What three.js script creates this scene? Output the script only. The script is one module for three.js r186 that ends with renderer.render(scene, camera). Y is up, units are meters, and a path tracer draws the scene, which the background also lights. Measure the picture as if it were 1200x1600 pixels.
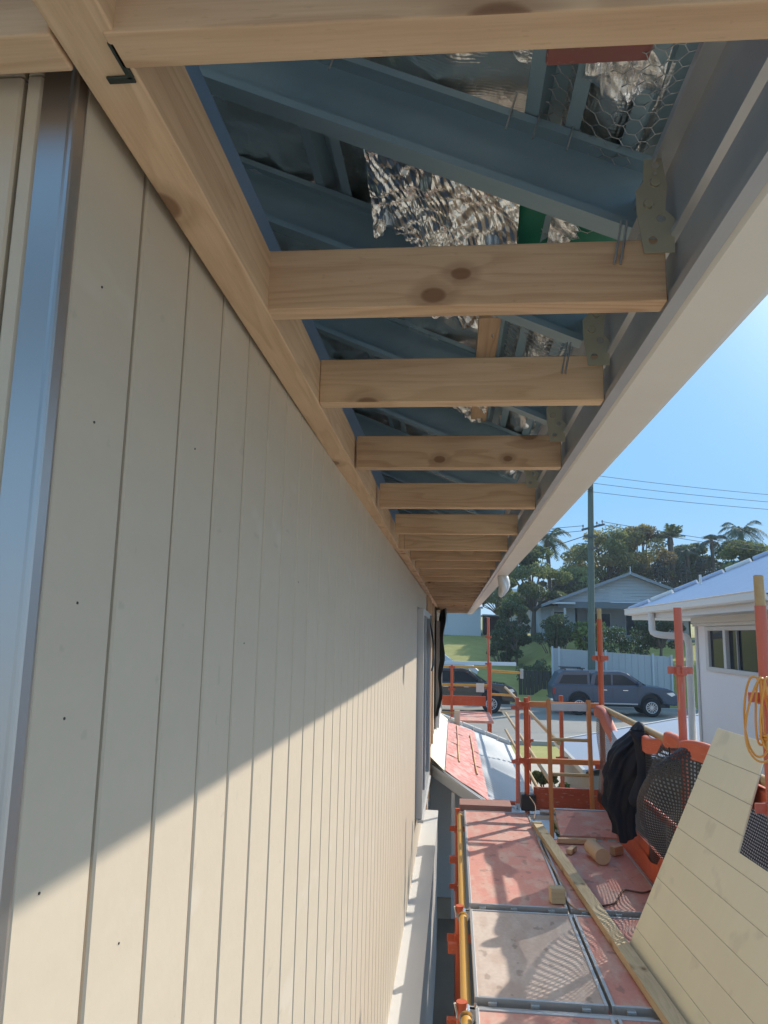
import * as THREE from 'three';
import { mergeGeometries } from 'three/addons/utils/BufferGeometryUtils.js';
import { RoundedBoxGeometry } from 'three/addons/geometries/RoundedBoxGeometry.js';

// ------------------------------------------------------------------ camera, sky, sun, exposure
const scene = new THREE.Scene();
const camera = new THREE.PerspectiveCamera(2 * Math.atan(800 / 1150) * 180 / Math.PI, 0.75, 0.05, 600);
camera.matrixAutoUpdate = true;
{
  const right = new THREE.Vector3(0.99546, 0.01972, -0.09310), up = new THREE.Vector3(-0.00429, 0.98660, 0.16313), fwd = new THREE.Vector3(-0.09506, 0.16199, -0.98220);
  camera.quaternion.setFromRotationMatrix(new THREE.Matrix4().makeBasis(right, up, fwd.clone().negate()));
  camera.position.set(0, 0, 0);
}
const renderer = new THREE.WebGLRenderer({ antialias: true });
renderer.toneMapping = THREE.LinearToneMapping;
renderer.toneMappingExposure = 1.8;
renderer.shadowMap.enabled = true;
const SUN = new THREE.Vector3(1, 0.90, -1.15).normalize();
const sun = new THREE.DirectionalLight(new THREE.Color().setRGB(1, 0.93, 0.82), 2.8);
sun.position.copy(SUN).multiplyScalar(60);
sun.castShadow = true; sun.shadow.radius = 1.2; sun.shadow.mapSize.set(4096, 4096);
Object.assign(sun.shadow.camera, { left: -50, right: 50, top: 50, bottom: -50, near: 1, far: 160 });
scene.add(sun, sun.target);
{
  const W = 512, H = 256, d = new Float32Array(W * H * 4);
  const stops = [[-90, .16, .15, .13], [-6, .24, .25, .25], [0, .32, .46, .58], [4, .24, .40, .58], [10, .16, .345, .57], [20, .155, .335, .57], [35, .16, .325, .55], [60, .16, .305, .51], [90, .16, .29, .48]];
  for (let j = 0; j < H; j++) {
    const el = ((j + .5) / H - .5) * 180;
    let k = 0; while (k < stops.length - 2 && el > stops[k + 1][0]) k++;
    const a = stops[k], b = stops[k + 1], t = Math.min(1, Math.max(0, (el - a[0]) / (b[0] - a[0])));
    for (let i = 0; i < W; i++) {
      const az = ((i + .5) / W - .5) * 2 * Math.PI, ce = Math.cos(el * Math.PI / 180);
      const c = ce * Math.cos(az) * SUN.x + Math.sin(el * Math.PI / 180) * SUN.y + ce * Math.sin(az) * SUN.z;
      const ang = Math.acos(Math.max(-1, Math.min(1, c))) * 180 / Math.PI;
      const glow = el > -2 ? 9 * Math.exp(-ang / 4.5) + .04 * Math.exp(-ang / 30) : 0;
      const o = (j * W + i) * 4;
      d[o] = a[1] + (b[1] - a[1]) * t + glow; d[o + 1] = a[2] + (b[2] - a[2]) * t + glow * .90; d[o + 2] = a[3] + (b[3] - a[3]) * t + glow * .74; d[o + 3] = 1;
    }
  }
  const sky = new THREE.DataTexture(d, W, H, THREE.RGBAFormat, THREE.FloatType);
  sky.mapping = THREE.EquirectangularReflectionMapping; sky.magFilter = THREE.LinearFilter; sky.minFilter = THREE.LinearFilter; sky.needsUpdate = true;
  scene.background = sky; scene.environment = sky;
}
scene.fog = new THREE.FogExp2(new THREE.Color().setRGB(.72, .84, .97), 0.0009);

// ------------------------------------------------------------------ helpers
let seed = 12345;
const rnd = () => { seed |= 0; seed = seed + 0x6D2B79F5 | 0; let t = Math.imul(seed ^ seed >>> 15, 1 | seed); t = t + Math.imul(t ^ t >>> 7, 61 | t) ^ t; return ((t ^ t >>> 14) >>> 0) / 4294967296; };
const rr = (a, b) => a + (b - a) * rnd();
const V = (x, y, z) => new THREE.Vector3(x, y, z);
const lin = (r, g, b) => new THREE.Color().setRGB(r, g, b);
function h2(x, y, s) { let n = Math.imul(x, 374761393) ^ Math.imul(y, 668265263) ^ Math.imul(s, 1274126177); n = Math.imul(n ^ n >>> 13, 1274126177); return ((n ^ n >>> 16) >>> 0) / 4294967295; }
function vnoise(x, y, s, px = 1 << 20, py = 1 << 20) {
  const xi = Math.floor(x), yi = Math.floor(y), xf = x - xi, yf = y - yi, u = xf * xf * (3 - 2 * xf), v = yf * yf * (3 - 2 * yf);
  const m = (a, p) => ((a % p) + p) % p;
  const a = h2(m(xi, px), m(yi, py), s), b = h2(m(xi + 1, px), m(yi, py), s), c = h2(m(xi, px), m(yi + 1, py), s), d = h2(m(xi + 1, px), m(yi + 1, py), s);
  return a + (b - a) * u + (c - a) * v + (a - b - c + d) * u * v;
}
function fbm(x, y, s, px, py, o = 4) { let a = .5, t = 0, n = 0; for (let i = 0; i < o; i++) { t += a * vnoise(x, y, s + i * 17, px, py); n += a; x *= 2; y *= 2; px *= 2; py *= 2; a *= .5; } return t / n; }
const toS = c => { c = Math.max(0, Math.min(1, c)); return Math.round(255 * (c <= .0031308 ? 12.92 * c : 1.055 * Math.pow(c, 1 / 2.4) - .055)); };
function tex(w, h, fn, srgb = true) {            // fn(u,v) -> [r,g,b] linear
  const d = new Uint8Array(w * h * 4);
  for (let j = 0; j < h; j++) for (let i = 0; i < w; i++) {
    const c = fn(i / w, j / h), o = (j * w + i) * 4;
    for (let k = 0; k < 3; k++) d[o + k] = srgb ? toS(c[k]) : Math.max(0, Math.min(255, Math.round(c[k] * 255)));
    d[o + 3] = 255;
  }
  const t = new THREE.DataTexture(d, w, h, THREE.RGBAFormat, THREE.UnsignedByteType);
  t.wrapS = t.wrapT = THREE.RepeatWrapping; t.magFilter = THREE.LinearFilter; t.minFilter = THREE.LinearMipmapLinearFilter; t.generateMipmaps = true;
  if (srgb) t.colorSpace = THREE.SRGBColorSpace; t.needsUpdate = true; return t;
}
const rep = (t, x, y) => { const c = t.clone(); c.repeat.set(x, y); c.needsUpdate = true; return c; };
const mixc = (a, b, t) => [a[0] + (b[0] - a[0]) * t, a[1] + (b[1] - a[1]) * t, a[2] + (b[2] - a[2]) * t];
const sm = (a, b, x) => { x = Math.max(0, Math.min(1, (x - a) / (b - a))); return x * x * (3 - 2 * x); };
const std = (o) => new THREE.MeshStandardMaterial({ roughness: .7, metalness: 0, side: THREE.DoubleSide, ...o });
const phy = (o) => new THREE.MeshPhysicalMaterial({ roughness: .7, side: THREE.DoubleSide, ...o });

const taken = {};
function numbered(n) { if (!(n in taken)) { taken[n] = 0; return n; } taken[n]++; return n + '_' + String(taken[n]).padStart(3, '0'); }
function thing(name, label, category, pos = [0, 0, 0], group) {
  const o = new THREE.Group(); o.name = numbered(name); o.position.set(...pos); o.userData = { label, category };
  if (group) o.userData.group = group; scene.add(o); return o;
}
function part(parent, name, geo, mat, worldOf = parent) {   // geometry given in world metres; parent chain has only translations
  const g = Array.isArray(geo) ? merge(geo) : geo; const off = V(0, 0, 0); let p = parent; while (p && p !== scene) { off.add(p.position); p = p.parent; }
  g.translate(-off.x, -off.y, -off.z);
  const m = new THREE.Mesh(g, mat); m.name = name; parent.add(m); return m;
}
function lpart(parent, name, geo, mat) { const m = new THREE.Mesh(Array.isArray(geo) ? merge(geo) : geo, mat); m.name = name; parent.add(m); return m; }
function solo(name, geo, mat, label, category, pos, group) {
  const g = Array.isArray(geo) ? merge(geo) : geo; g.translate(-pos[0], -pos[1], -pos[2]);
  const m = new THREE.Mesh(g, mat); m.name = numbered(name); m.position.set(...pos); m.userData = { label, category }; if (group) m.userData.group = group; scene.add(m); return m;
}
function struct(name, geo, mat, label, category = name.replace(/_/g, ' ')) { const m = new THREE.Mesh(Array.isArray(geo) ? merge(geo) : geo, mat); m.name = name; m.userData = { kind: 'structure', label, category }; scene.add(m); return m; }
function norm(g) {
  let q = g.index ? g.toNonIndexed() : g;
  for (const k of Object.keys(q.attributes)) if (!['position', 'normal', 'uv'].includes(k)) q.deleteAttribute(k);
  if (!q.attributes.normal) q.computeVertexNormals();
  if (!q.attributes.uv) q.setAttribute('uv', new THREE.BufferAttribute(new Float32Array(q.attributes.position.count * 2), 2));
  return q;
}
const merge = (a) => mergeGeometries(a.map(norm));
function uvBox(g, axis = 'x', su = 1, sv = 1, ou = 0, ov = 0) {   // box-projected uv in metres, grain along axis
  const q = g.index ? g.toNonIndexed() : g, p = q.attributes.position, uv = new Float32Array(p.count * 2);
  const A = { x: 0, y: 1, z: 2 }[axis];
  for (let i = 0; i < p.count; i += 3) {
    const a = V().fromBufferAttribute(p, i), b = V().fromBufferAttribute(p, i + 1), c = V().fromBufferAttribute(p, i + 2);
    const n = b.clone().sub(a).cross(c.clone().sub(a)); const m = [Math.abs(n.x), Math.abs(n.y), Math.abs(n.z)];
    const N = m[0] >= m[1] && m[0] >= m[2] ? 0 : m[1] >= m[2] ? 1 : 2;
    let U, W; if (N === A) { U = (A + 1) % 3; W = (A + 2) % 3; } else { U = A; W = 3 - A - N; }
    [a, b, c].forEach((v, k) => { const e = [v.x, v.y, v.z]; uv[(i + k) * 2] = e[U] * su + ou; uv[(i + k) * 2 + 1] = e[W] * sv + ov + N * .37; });
  }
  q.setAttribute('uv', new THREE.BufferAttribute(uv, 2)); return q;
}
const box = (x0, x1, y0, y1, z0, z1) => new THREE.BoxGeometry(Math.abs(x1 - x0), Math.abs(y1 - y0), Math.abs(z1 - z0)).translate((x0 + x1) / 2, (y0 + y1) / 2, (z0 + z1) / 2);
const rbox = (x0, x1, y0, y1, z0, z1, r = .003, s = 2) => new RoundedBoxGeometry(Math.abs(x1 - x0), Math.abs(y1 - y0), Math.abs(z1 - z0), s, r).translate((x0 + x1) / 2, (y0 + y1) / 2, (z0 + z1) / 2);
function cyl(p, q, r0, r1 = r0, seg = 14, open = false) {
  const a = V(...p), b = V(...q), d = b.clone().sub(a), g = new THREE.CylinderGeometry(r1, r0, d.length(), seg, 1, open);
  g.applyQuaternion(new THREE.Quaternion().setFromUnitVectors(V(0, 1, 0), d.normalize())); const c = a.add(b).multiplyScalar(.5); return g.translate(c.x, c.y, c.z);
}
const tube = (pts, r, n = 40, seg = 8, closed = false) => new THREE.TubeGeometry(new THREE.CatmullRomCurve3(pts.map(p => V(...p)), closed), n, r, seg, closed);
function grid(nu, nv, fn, uvs = [1, 1]) {
  const P = [], U = [], I = [];
  for (let j = 0; j <= nv; j++) for (let i = 0; i <= nu; i++) { const p = fn(i / nu, j / nv); P.push(p[0], p[1], p[2]); U.push(i / nu * uvs[0], j / nv * uvs[1]); }
  for (let j = 0; j < nv; j++) for (let i = 0; i < nu; i++) { const a = j * (nu + 1) + i, b = a + 1, c = a + nu + 1, d = c + 1; I.push(a, b, d, a, d, c); }
  const g = new THREE.BufferGeometry(); g.setAttribute('position', new THREE.Float32BufferAttribute(P, 3)); g.setAttribute('uv', new THREE.Float32BufferAttribute(U, 2)); g.setIndex(I); g.computeVertexNormals(); return g;
}
function quad(a, b, c, d) { const g = new THREE.BufferGeometry(); g.setAttribute('position', new THREE.Float32BufferAttribute([...a, ...b, ...c, ...a, ...c, ...d], 3)); g.setAttribute('uv', new THREE.Float32BufferAttribute([0, 0, 1, 0, 1, 1, 0, 0, 1, 1, 0, 1], 2)); g.computeVertexNormals(); return g; }
// slab: polygon (list of world points, coplanar) given thickness along n
function slab(pts, n) {
  const P = [], top = pts.map(p => V(...p)), nn = V(...n), bot = top.map(p => p.clone().add(nn)), k = pts.length;
  const tri = (a, b, c) => P.push(a.x, a.y, a.z, b.x, b.y, b.z, c.x, c.y, c.z);
  for (let i = 1; i < k - 1; i++) { tri(top[0], top[i], top[i + 1]); tri(bot[0], bot[i + 1], bot[i]); }
  for (let i = 0; i < k; i++) { const j = (i + 1) % k; tri(top[i], bot[i], bot[j]); tri(top[i], bot[j], top[j]); }
  const g = new THREE.BufferGeometry(); g.setAttribute('position', new THREE.Float32BufferAttribute(P, 3)); g.computeVertexNormals(); return norm(g);
}
function extr(pts, depth, opt = {}) { const s = new THREE.Shape(pts.map(p => new THREE.Vector2(p[0], p[1]))); return new THREE.ExtrudeGeometry(s, { depth, bevelEnabled: false, ...opt }); }
// profile in (x,y), run along -z from z0 to z1
function runZ(pts, z0, z1) { const g = extr(pts, Math.abs(z1 - z0)); return g.translate(0, 0, Math.min(z0, z1)); }

// ------------------------------------------------------------------ textures and materials
function woodTex(s, base, dark, knots, given) {
  const K = given ? given.slice() : []; for (let i = 0; i < knots; i++) K.push([h2(i, 1, s), h2(i, 2, s), .006 + .012 * h2(i, 3, s)]);
  const f = (u, v) => {
    let w = v * 8 + 5.2 * fbm(u * 2, v * 5, s, 2, 5, 3) + .9 * fbm(u * 7, v * 12, s + 5, 7, 12, 2), kn = 0;
    for (const k of K) {
      let du = u - k[0], dv = v - k[1]; du -= Math.round(du); dv -= Math.round(dv); const r2 = (du / k[2] * .8) ** 2 + (dv / k[2] / 3.2) ** 2;
      w += 1.4 * Math.exp(-r2 / 6) * Math.sign(dv || 1) * .6; kn = Math.max(kn, 1 - sm(.5, 1.7, r2)); kn = Math.max(kn, .4 * (1 - sm(1, 6, r2)));
    }
    const fr = w - Math.floor(w), ring = sm(.25, .85, fr) * (1 - sm(.88, 1, fr));
    const fine = vnoise(u * 40, v * 220, s + 9, 40, 220), tone = fbm(u * 5, v * 3, s + 31, 5, 3, 3), fib = vnoise(u * 9, v * 500, s + 11, 9, 500);
    let c = mixc(base, dark, .30 * ring * (.5 + fbm(u * 4, v * 6, s + 51, 4, 6, 2)) + .20 * fine + .02 + .75 * (tone - .5) + .14 * fib);
    const spk = vnoise(u * 90, v * 120, s + 77, 90, 120) > .93 ? .12 : 0;
    c = mixc(c, [dark[0] * .45, dark[1] * .36, dark[2] * .3], Math.min(1, kn * .85 + spk)); return c;
  };
  return tex(768, 384, f);
}
const kuv = (x, y, r) => [((x / 1.2) % 1 + 1) % 1, ((y / .3 + .74) % 1 + 1) % 1, r], KN1 = kuv(.007, .494, .0095), KN2 = kuv(-.031, .463, .012);
const pineBase = [.68, .465, .285], pineDark = [.42, .235, .12];
const WT = [woodTex(3, pineBase, pineDark, 3), woodTex(11, [.65, .435, .265], [.40, .22, .115], 2), woodTex(27, [.70, .485, .30], [.44, .25, .135], 5), woodTex(41, [.62, .415, .255], [.37, .21, .11], 4)];
// wood textures span 1.2 m x 0.3 m : uv scale 1/1.2, 1/0.3
const WOOD = WT.map(t => std({ map: t, roughness: .78, bumpMap: t, bumpScale: .0004 }));
const KNOTWOOD = std({ map: woodTex(11, [.65, .435, .265], [.40, .22, .115], 0, [KN1, KN2]), roughness: .78 });
const GREYWOOD = std({ map: woodTex(77, [.60, .47, .29], [.42, .30, .17], 4), roughness: .85 });
const wood = (g, axis, i = Math.floor(rnd() * 4)) => [uvBox(g, axis, 1 / 1.2, 1 / .3, rnd(), rnd()), WOOD[i]];

const paintTex = tex(512, 512, (u, v) => {
  const n = fbm(u * 6, v * 3, 5, 6, 3, 5), f = fbm(u * 60, v * 60, 8, 60, 60, 2), st = fbm(u * 34, v * 3, 15, 34, 3, 3), sp = vnoise(u * 70, v * 50, 19, 70, 50);
  let c = mixc([.605, .512, .393], [.545, .457, .348], n * .8 + .25 * (f - .5) + .35 * (st - .5));
  if (sp > .965) c = mixc(c, [.42, .37, .29], .35);
  const scuff = fbm(u * 14, v * 6, 55, 14, 6, 4); if (scuff > .70) c = mixc(c, [.70, .65, .56], sm(.70, .8, scuff) * .22);
  return c;
});
const fineBump = tex(256, 256, (u, v) => { const n = fbm(u * 24, v * 24, 4, 24, 24, 3); return [n, n, n]; }, false);
const CLAD = std({ map: paintTex, roughness: .62, bumpMap: rep(fineBump, 4, 4), bumpScale: .0003 });
const CLADSHEET = std({ map: tex(512, 512, (u, v) => { const n = fbm(u * 5, v * 5, 61, 5, 5, 5), s = fbm(u * 40, v * 6, 63, 40, 6, 2), d = fbm(u * 9, v * 9, 66, 9, 9, 4); let c = mixc([.84, .755, .53], [.78, .70, .485], n * .9 + .3 * (s - .5)); if (d > .68) c = mixc(c, [.55, .48, .34], sm(.68, .8, d) * .3); return c; }), roughness: .7 });
const BACK = std({ color: lin(.36, .33, .27), roughness: .9 });
const WHITEP = std({ color: lin(.68, .66, .62), roughness: .45 });
const GUTTER = std({ map: tex(256, 256, (u, v) => { const n = fbm(u * 4, v * 10, 91, 4, 10, 4); return mixc([.80, .74, .66], [.74, .68, .60], n); }), roughness: .38 });
const ALU = std({ color: lin(.50, .49, .48), metalness: 1, roughness: .40, bumpMap: rep(fineBump, 1, .3), bumpScale: .0004 });
const STEELBLUE = std({ map: tex(256, 256, (u, v) => { const n = fbm(u * 4, v * 8, 131, 4, 8, 4), f = fbm(u * 40, v * 40, 133, 40, 40, 2); return mixc([.30, .405, .45], [.245, .335, .38], n + .4 * (f - .5)); }), metalness: .3, roughness: .45 });
const PLATEBLUE = std({ color: lin(.17, .27, .42), metalness: .2, roughness: .45 });
const GALV = std({ map: tex(256, 256, (u, v) => { const n = vnoise(u * 18, v * 18, 7, 18, 18); return mixc([.55, .55, .53], [.40, .41, .41], n); }), metalness: .85, roughness: .42 });
const FOILB = tex(512, 512, (u, v) => { const n = Math.abs(fbm(u * 5, v * 5, 201, 5, 5, 5) - .5) * 2, r = .5 + .5 * Math.sin(v * Math.PI * 2 * 60 + 3 * fbm(u * 4, v * 4, 207, 4, 4, 2)); const c = .8 * n + .07 * r; return [c, c, c]; }, false);
const FOIL = std({ color: lin(.90, .885, .85), metalness: 1, roughness: .33, bumpMap: FOILB, bumpScale: .0045 });
const FOILS = std({ color: lin(.90, .885, .85), metalness: 1, roughness: .26, bumpMap: rep(FOILB, 1, 2), bumpScale: .003 });
const FOILC = std({ color: lin(.84, .82, .78), metalness: 1, roughness: .2 });
const orangeTex = (a, b, s) => tex(256, 512, (u, v) => { const n = fbm(u * 6, v * 8, s, 6, 8, 4), c = fbm(u * 16, v * 30, s + 3, 16, 30, 4); let col = mixc(a, b, n); if (c > .70) col = mixc(col, [.46, .34, .26], sm(.70, .78, c) * .7); return col; });
const ORANGE = std({ map: orangeTex([.62, .115, .035], [.50, .085, .03], 301), roughness: .5 });
const PINKOR = std({ map: orangeTex([.60, .16, .105], [.52, .115, .065], 311), roughness: .55 });
const DKORANGE = std({ map: orangeTex([.44, .085, .032], [.36, .065, .028], 321), roughness: .55 });
const YELLOW = std({ map: orangeTex([.66, .37, .065], [.58, .30, .05], 331), roughness: .45 });
const BRASSY = std({ map: orangeTex([.50, .33, .15], [.42, .27, .11], 341), roughness: .55 });
const ORYEL = std({ map: orangeTex([.60, .22, .06], [.52, .18, .05], 351), roughness: .5 });
const BLACKPL = std({ color: lin(.022, .023, .025), roughness: .5 });
const BLACKCLOTH = std({ color: lin(.017, .019, .028), roughness: .95 });
const plyTex = (a, b, w, s, amt) => tex(512, 512, (u, v) => {
  const n = fbm(u * 5, v * 5, s, 5, 5, 5), st = fbm(u * 6, v * 50, s + 3, 6, 50, 3), sc = fbm(u * 12, v * 30, s + 7, 12, 30, 4), dk = fbm(u * 20, v * 34, s + 11, 20, 34, 4);
  let c = mixc(a, b, n * .8 + .5 * (st - .5)); c = mixc(c, w, sm(.42 - amt, .82 - amt, sc) * .75); c = mixc(c, [a[0] * .6, a[1] * .6, a[2] * .6], .25 * vnoise(u * 120, v * 160, s + 15, 120, 160)); if (dk > .70) c = mixc(c, [.20, .14, .11], sm(.70, .8, dk) * .45); return c;
});
const PLYPINK = std({ map: plyTex([.68, .31, .245], [.60, .25, .20], [.64, .45, .36], 401, .03), roughness: .8 });
const PLYGREY = std({ map: plyTex([.60, .47, .39], [.50, .37, .30], [.66, .55, .47], 411, .12), roughness: .85 });
const PLYRED = std({ map: plyTex([.40, .19, .15], [.33, .15, .115], [.42, .26, .21], 421, .0), roughness: .8 });
const ALUFRAME = std({ color: lin(.52, .50, .48), metalness: .7, roughness: .45 });
const CONC = std({ map: tex(256, 256, (u, v) => { const n = fbm(u * 6, v * 6, 501, 6, 6, 5); return mixc([.44, .43, .40], [.36, .35, .33], n); }), roughness: .9 });
const GLASS = phy({ color: lin(.018, .024, .032), roughness: .08, metalness: 0, specularIntensity: .35 });

// ------------------------------------------------------------------ ground, street
const RD = -3.38;
const groundH = (x, z) => {
  const t = sm(-37, -56, -0) ; let h = RD;
  if (z < -37.6) { const k = Math.min(1, (-37.6 - z) / 15); h = RD + .14 + k * (x < 4.5 ? 3.35 : 2.3 + 1.05 * sm(9, 4.5, x)) + .22 * (vnoise(x * .3, z * .3, 9) - .5) * Math.min(1, k * 3); }
  if (x > 4.4 && z < -39.0) h = Math.max(h, -1.55 + Math.min(1.5, (-39.0 - z) * .2));
  if (z < -56) h += (-56 - z) * .035;
  return h;
};
const grassTex = tex(512, 512, (u, v) => { const n = fbm(u * 7, v * 7, 601, 7, 7, 5), f = fbm(u * 90, v * 90, 603, 90, 90, 2); return mixc(mixc([.33, .31, .07], [.48, .40, .14], n), [.19, .19, .045], .5 * f); });
struct('ground', grid(60, 60, (u, v) => { const x = -150 + 300 * u, z = 60 - 100 * v; return [x, RD - .02, z]; }, [60, 20]), std({ map: tex(256, 256, (u, v) => { const n = fbm(u * 6, v * 6, 611, 6, 6, 5), f = fbm(u * 50, v * 50, 613, 50, 50, 2); return mixc([.56, .49, .39], [.44, .38, .295], n * .8 + .3 * (f - .5)); }), roughness: .95 }), 'bare brown earth around the building site', 'ground');
struct('lawn_slope', grid(130, 70, (u, v) => { const x = -120 + 260 * u, z = -37.6 - 150 * v * v - .0; return [x, groundH(x, z - .001), z]; }, [90, 60]), std({ map: grassTex, roughness: .95 }), 'mown grass slope rising beyond the street', 'lawn');
struct('gap_shade_strip', new THREE.PlaneGeometry(.75, 10).rotateX(-Math.PI / 2).translate(.2, RD - .012, -4.6), std({ map: tex(128, 256, (u, v) => { const n = fbm(u * 4, v * 20, 641, 4, 20, 4); return mixc([.26, .21, .155], [.17, .135, .10], n); }), roughness: .95 }), 'ground strip with the shade of the gap painted into its brown below the scaffold', 'path');  // added strip: shade of the deep gap put into a darker ground colour
const asphalt = tex(512, 512, (u, v) => { const n = fbm(u * 5, v * 5, 621, 5, 5, 5), f = fbm(u * 120, v * 120, 623, 120, 120, 2), p = fbm(u * 3, v * 9, 627, 3, 9, 3); return mixc([.30, .275, .235], [.23, .21, .18], n * .7 + .5 * (f - .5) + .3 * (p - .5)); });
const rdG = new THREE.PlaneGeometry(240, 12.4, 1, 1).rotateX(-Math.PI / 2).translate(0, RD + .004, -30.6); { const uv = rdG.attributes.uv; for (let i = 0; i < uv.count; i++) uv.setXY(i, uv.getX(i) * 40, uv.getY(i) * 2); }
struct('road', rdG, std({ map: asphalt, roughness: .93 }), 'pale grey asphalt street beyond the scaffold', 'road');
struct('kerb', [box(-120, 120, RD - .05, RD + .13, -36.8, -37.0), box(-120, 120, RD - .05, RD + .13, -24.2, -24.4)], CONC, 'concrete kerbs along both sides of the street', 'kerb');
struct('verge', [new THREE.PlaneGeometry(240, .7).rotateX(-Math.PI / 2).translate(0, RD + .12, -37.3), new THREE.PlaneGeometry(240, 3.2).rotateX(-Math.PI / 2).translate(0, RD + .01, -22.6)], std({ map: rep(grassTex, 60, 1), roughness: .95 }), 'narrow grass verges beside the kerbs', 'verge');

// ------------------------------------------------------------------ the clad house under construction
{
  const H = thing('clad_house', 'house wall of cream vertically grooved cladding, half shaded by its eave', 'house', [-.32, RD, -8]);
  const put = (name, g, m) => part(H, name, g, m);
  // structure behind the boards and closed building volume
  put('wall_core', [box(-.45, -.3345, -1.93, .52, -16.4, -.60), box(-6.0, -.36, RD - .1, .52, -.60, -.5435)], BACK);
  put('lower_wall', [box(-.5, -.17, RD - .1, -1.952, -8.55, -.36), box(-.5, -.30, RD - .1, -1.952, -16.4, -8.56)], std({ color: lin(.46, .43, .40), roughness: .85 }));
  put('ledge_capping', box(-.336, -.163, -1.95, -1.92, -8.57, -.34), WHITEP);
  put('far_wall', box(-6.1, -5.9, RD - .1, .55, -16.4, -.5), BACK);
  put('end_wall', box(-5.9, -.46, RD - .1, .52, -16.4, -16.3), BACK);
  put('ceiling', box(-5.9, -.46, .40, .43, -16.3, -.61), BACK);
  // boards: one shared section, chamfered long edges
  const bw = .1248, bt = .0085, ch = .0022;
  const mk = (w, y0, y1, du) => { const g = extr([[-w / 2, 0], [w / 2, 0], [w / 2, bt - ch], [w / 2 - ch, bt], [-w / 2 + ch, bt], [-w / 2, bt - ch]], y1 - y0); g.rotateX(-Math.PI / 2).rotateY(-Math.PI / 2).translate(0, y0, 0); const q = uvBox(g, 'y', 1 / 1.3, 1 / 1.3, du, du * 3.1); return q; };
  const full = [0, 1, 2, 3, 4, 5].map(k => mk(bw, -1.93, .56, .171 * k)), low = mk(bw, -1.93, -1.56, .4), hi = mk(bw, .235, .56, .7);
  const B = (g, z) => { const m = new THREE.Mesh(g, CLAD); m.name = 'cladding_board'; m.position.set(-.3285 + .32, -RD, z + 8); H.add(m); };
  const wins = [[-6.55, -8.55], [-12.7, -15.6]];
  B(mk(.1195, -1.93, .56, .33), -.6090);
  for (let k = 0; k < 118; k++) {
    const z = -.7395 - .133 * k; let w = wins.some(a => z < a[0] && z > a[1]);
    if (w) { B(low, z); B(hi, z); } else B(full[(k * 5 + (k >> 2)) % 6], z);
  }
  for (const [y, z] of [[.02, -.605], [-.075, -.6], [.305, -.60], [.18, -.607], [-.205, -.585], [.22, -.86], [-.02, -1.12], [-.3, -.74], [.1, -1.5]]) put('nail_head', cyl([-.3205, y, z], [-.3192, y, z], .0012, .0012, 8), std({ color: lin(.05, .045, .04), roughness: .7 }));
  // return wall facing the end of the house, left of the corner
  const rb = (g, x) => { const m = new THREE.Mesh(g, CLAD); m.name = 'cladding_board'; m.rotation.y = -Math.PI / 2; m.position.set(x + .32, -RD, -.5385 + 8); H.add(m); };
  rb(mk(.0145, -1.93, .4635, .61), -.3585); rb(mk(.0145, .4665, .56, .2), -.3585);
  const rl = mk(bw, -1.93, .4635, .52), rh = mk(bw, .4665, .56, .77);
  for (let k = 0; k < 8; k++) { rb(rl, -.3695 - bw / 2 - .0 - k * .133); rb(rh, -.3695 - bw / 2 - k * .133); }
  // aluminium external corner: flange on the return, rounded arris, flange on the long wall
  const jg = extr([[-.349, .545], [-.349, .5285], [-.325, .5285], [-.3215, .5272], [-.3188, .5272], [-.3172, .5288], [-.3172, .541], [-.3190, .5468], [-.336, .5468]], 2.49); jg.rotateX(-Math.PI / 2).translate(0, -1.93, 0);
  const jm = put('corner_strip', jg, ALU); jm.userData.label = 'bright aluminium corner strip mirroring the sky';
  // near window
  const win = put('window', [rbox(-.329, -.262, -1.55, .22, -6.56, -6.615, .004), rbox(-.329, -.262, -1.55, .22, -8.49, -8.54, .004), box(-.329, -.262, .165, .22, -8.49, -6.615), box(-.329, -.262, -1.55, -1.50, -8.49, -6.615), box(-.3, -.275, -1.50, .165, -7.56, -7.52), rbox(-.3, -.248, -1.575, -1.551, -8.56, -6.54, .003)], std({ color: lin(.55, .54, .52), metalness: .2, roughness: .4 }));
  win.userData.label = 'near grey aluminium window';
  const pane = (w, a) => { const g = box(-.295, -.288, a[2], a[3], a[0], a[1]); const off = V(0, 0, 0); let p = w; while (p && p !== scene) { off.add(p.position); p = p.parent; } g.translate(-off.x, -off.y, -off.z); const m = new THREE.Mesh(g, GLASS); m.name = 'pane'; w.add(m); };
  pane(win, [-7.52, -6.615, -1.5, .165]); pane(win, [-8.49, -7.56, -1.5, .165]);
  const win2 = put('window', [rbox(-.3, -.235, -1.55, .22, -12.75, -12.82, .004), rbox(-.3, -.235, -1.55, .22, -15.5, -15.57, .004), box(-.3, -.25, .15, .22, -15.5, -12.82), box(-.3, -.25, -1.55, -1.48, -15.5, -12.82)], WHITEP);
  pane(win2, [-15.5, -12.82, -1.48, .15]);
  // bare timber battens round the openings
  for (const [z, w] of [[-8.78, .09], [-9.35, .045], [-9.9, .07], [-11.1, .09]]) { const [g, m] = wood(rbox(-.3195, -.292, -1.98, .44, z - w, z + w, .003), 'y'); put('timber_batten', g, m); }
}
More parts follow.
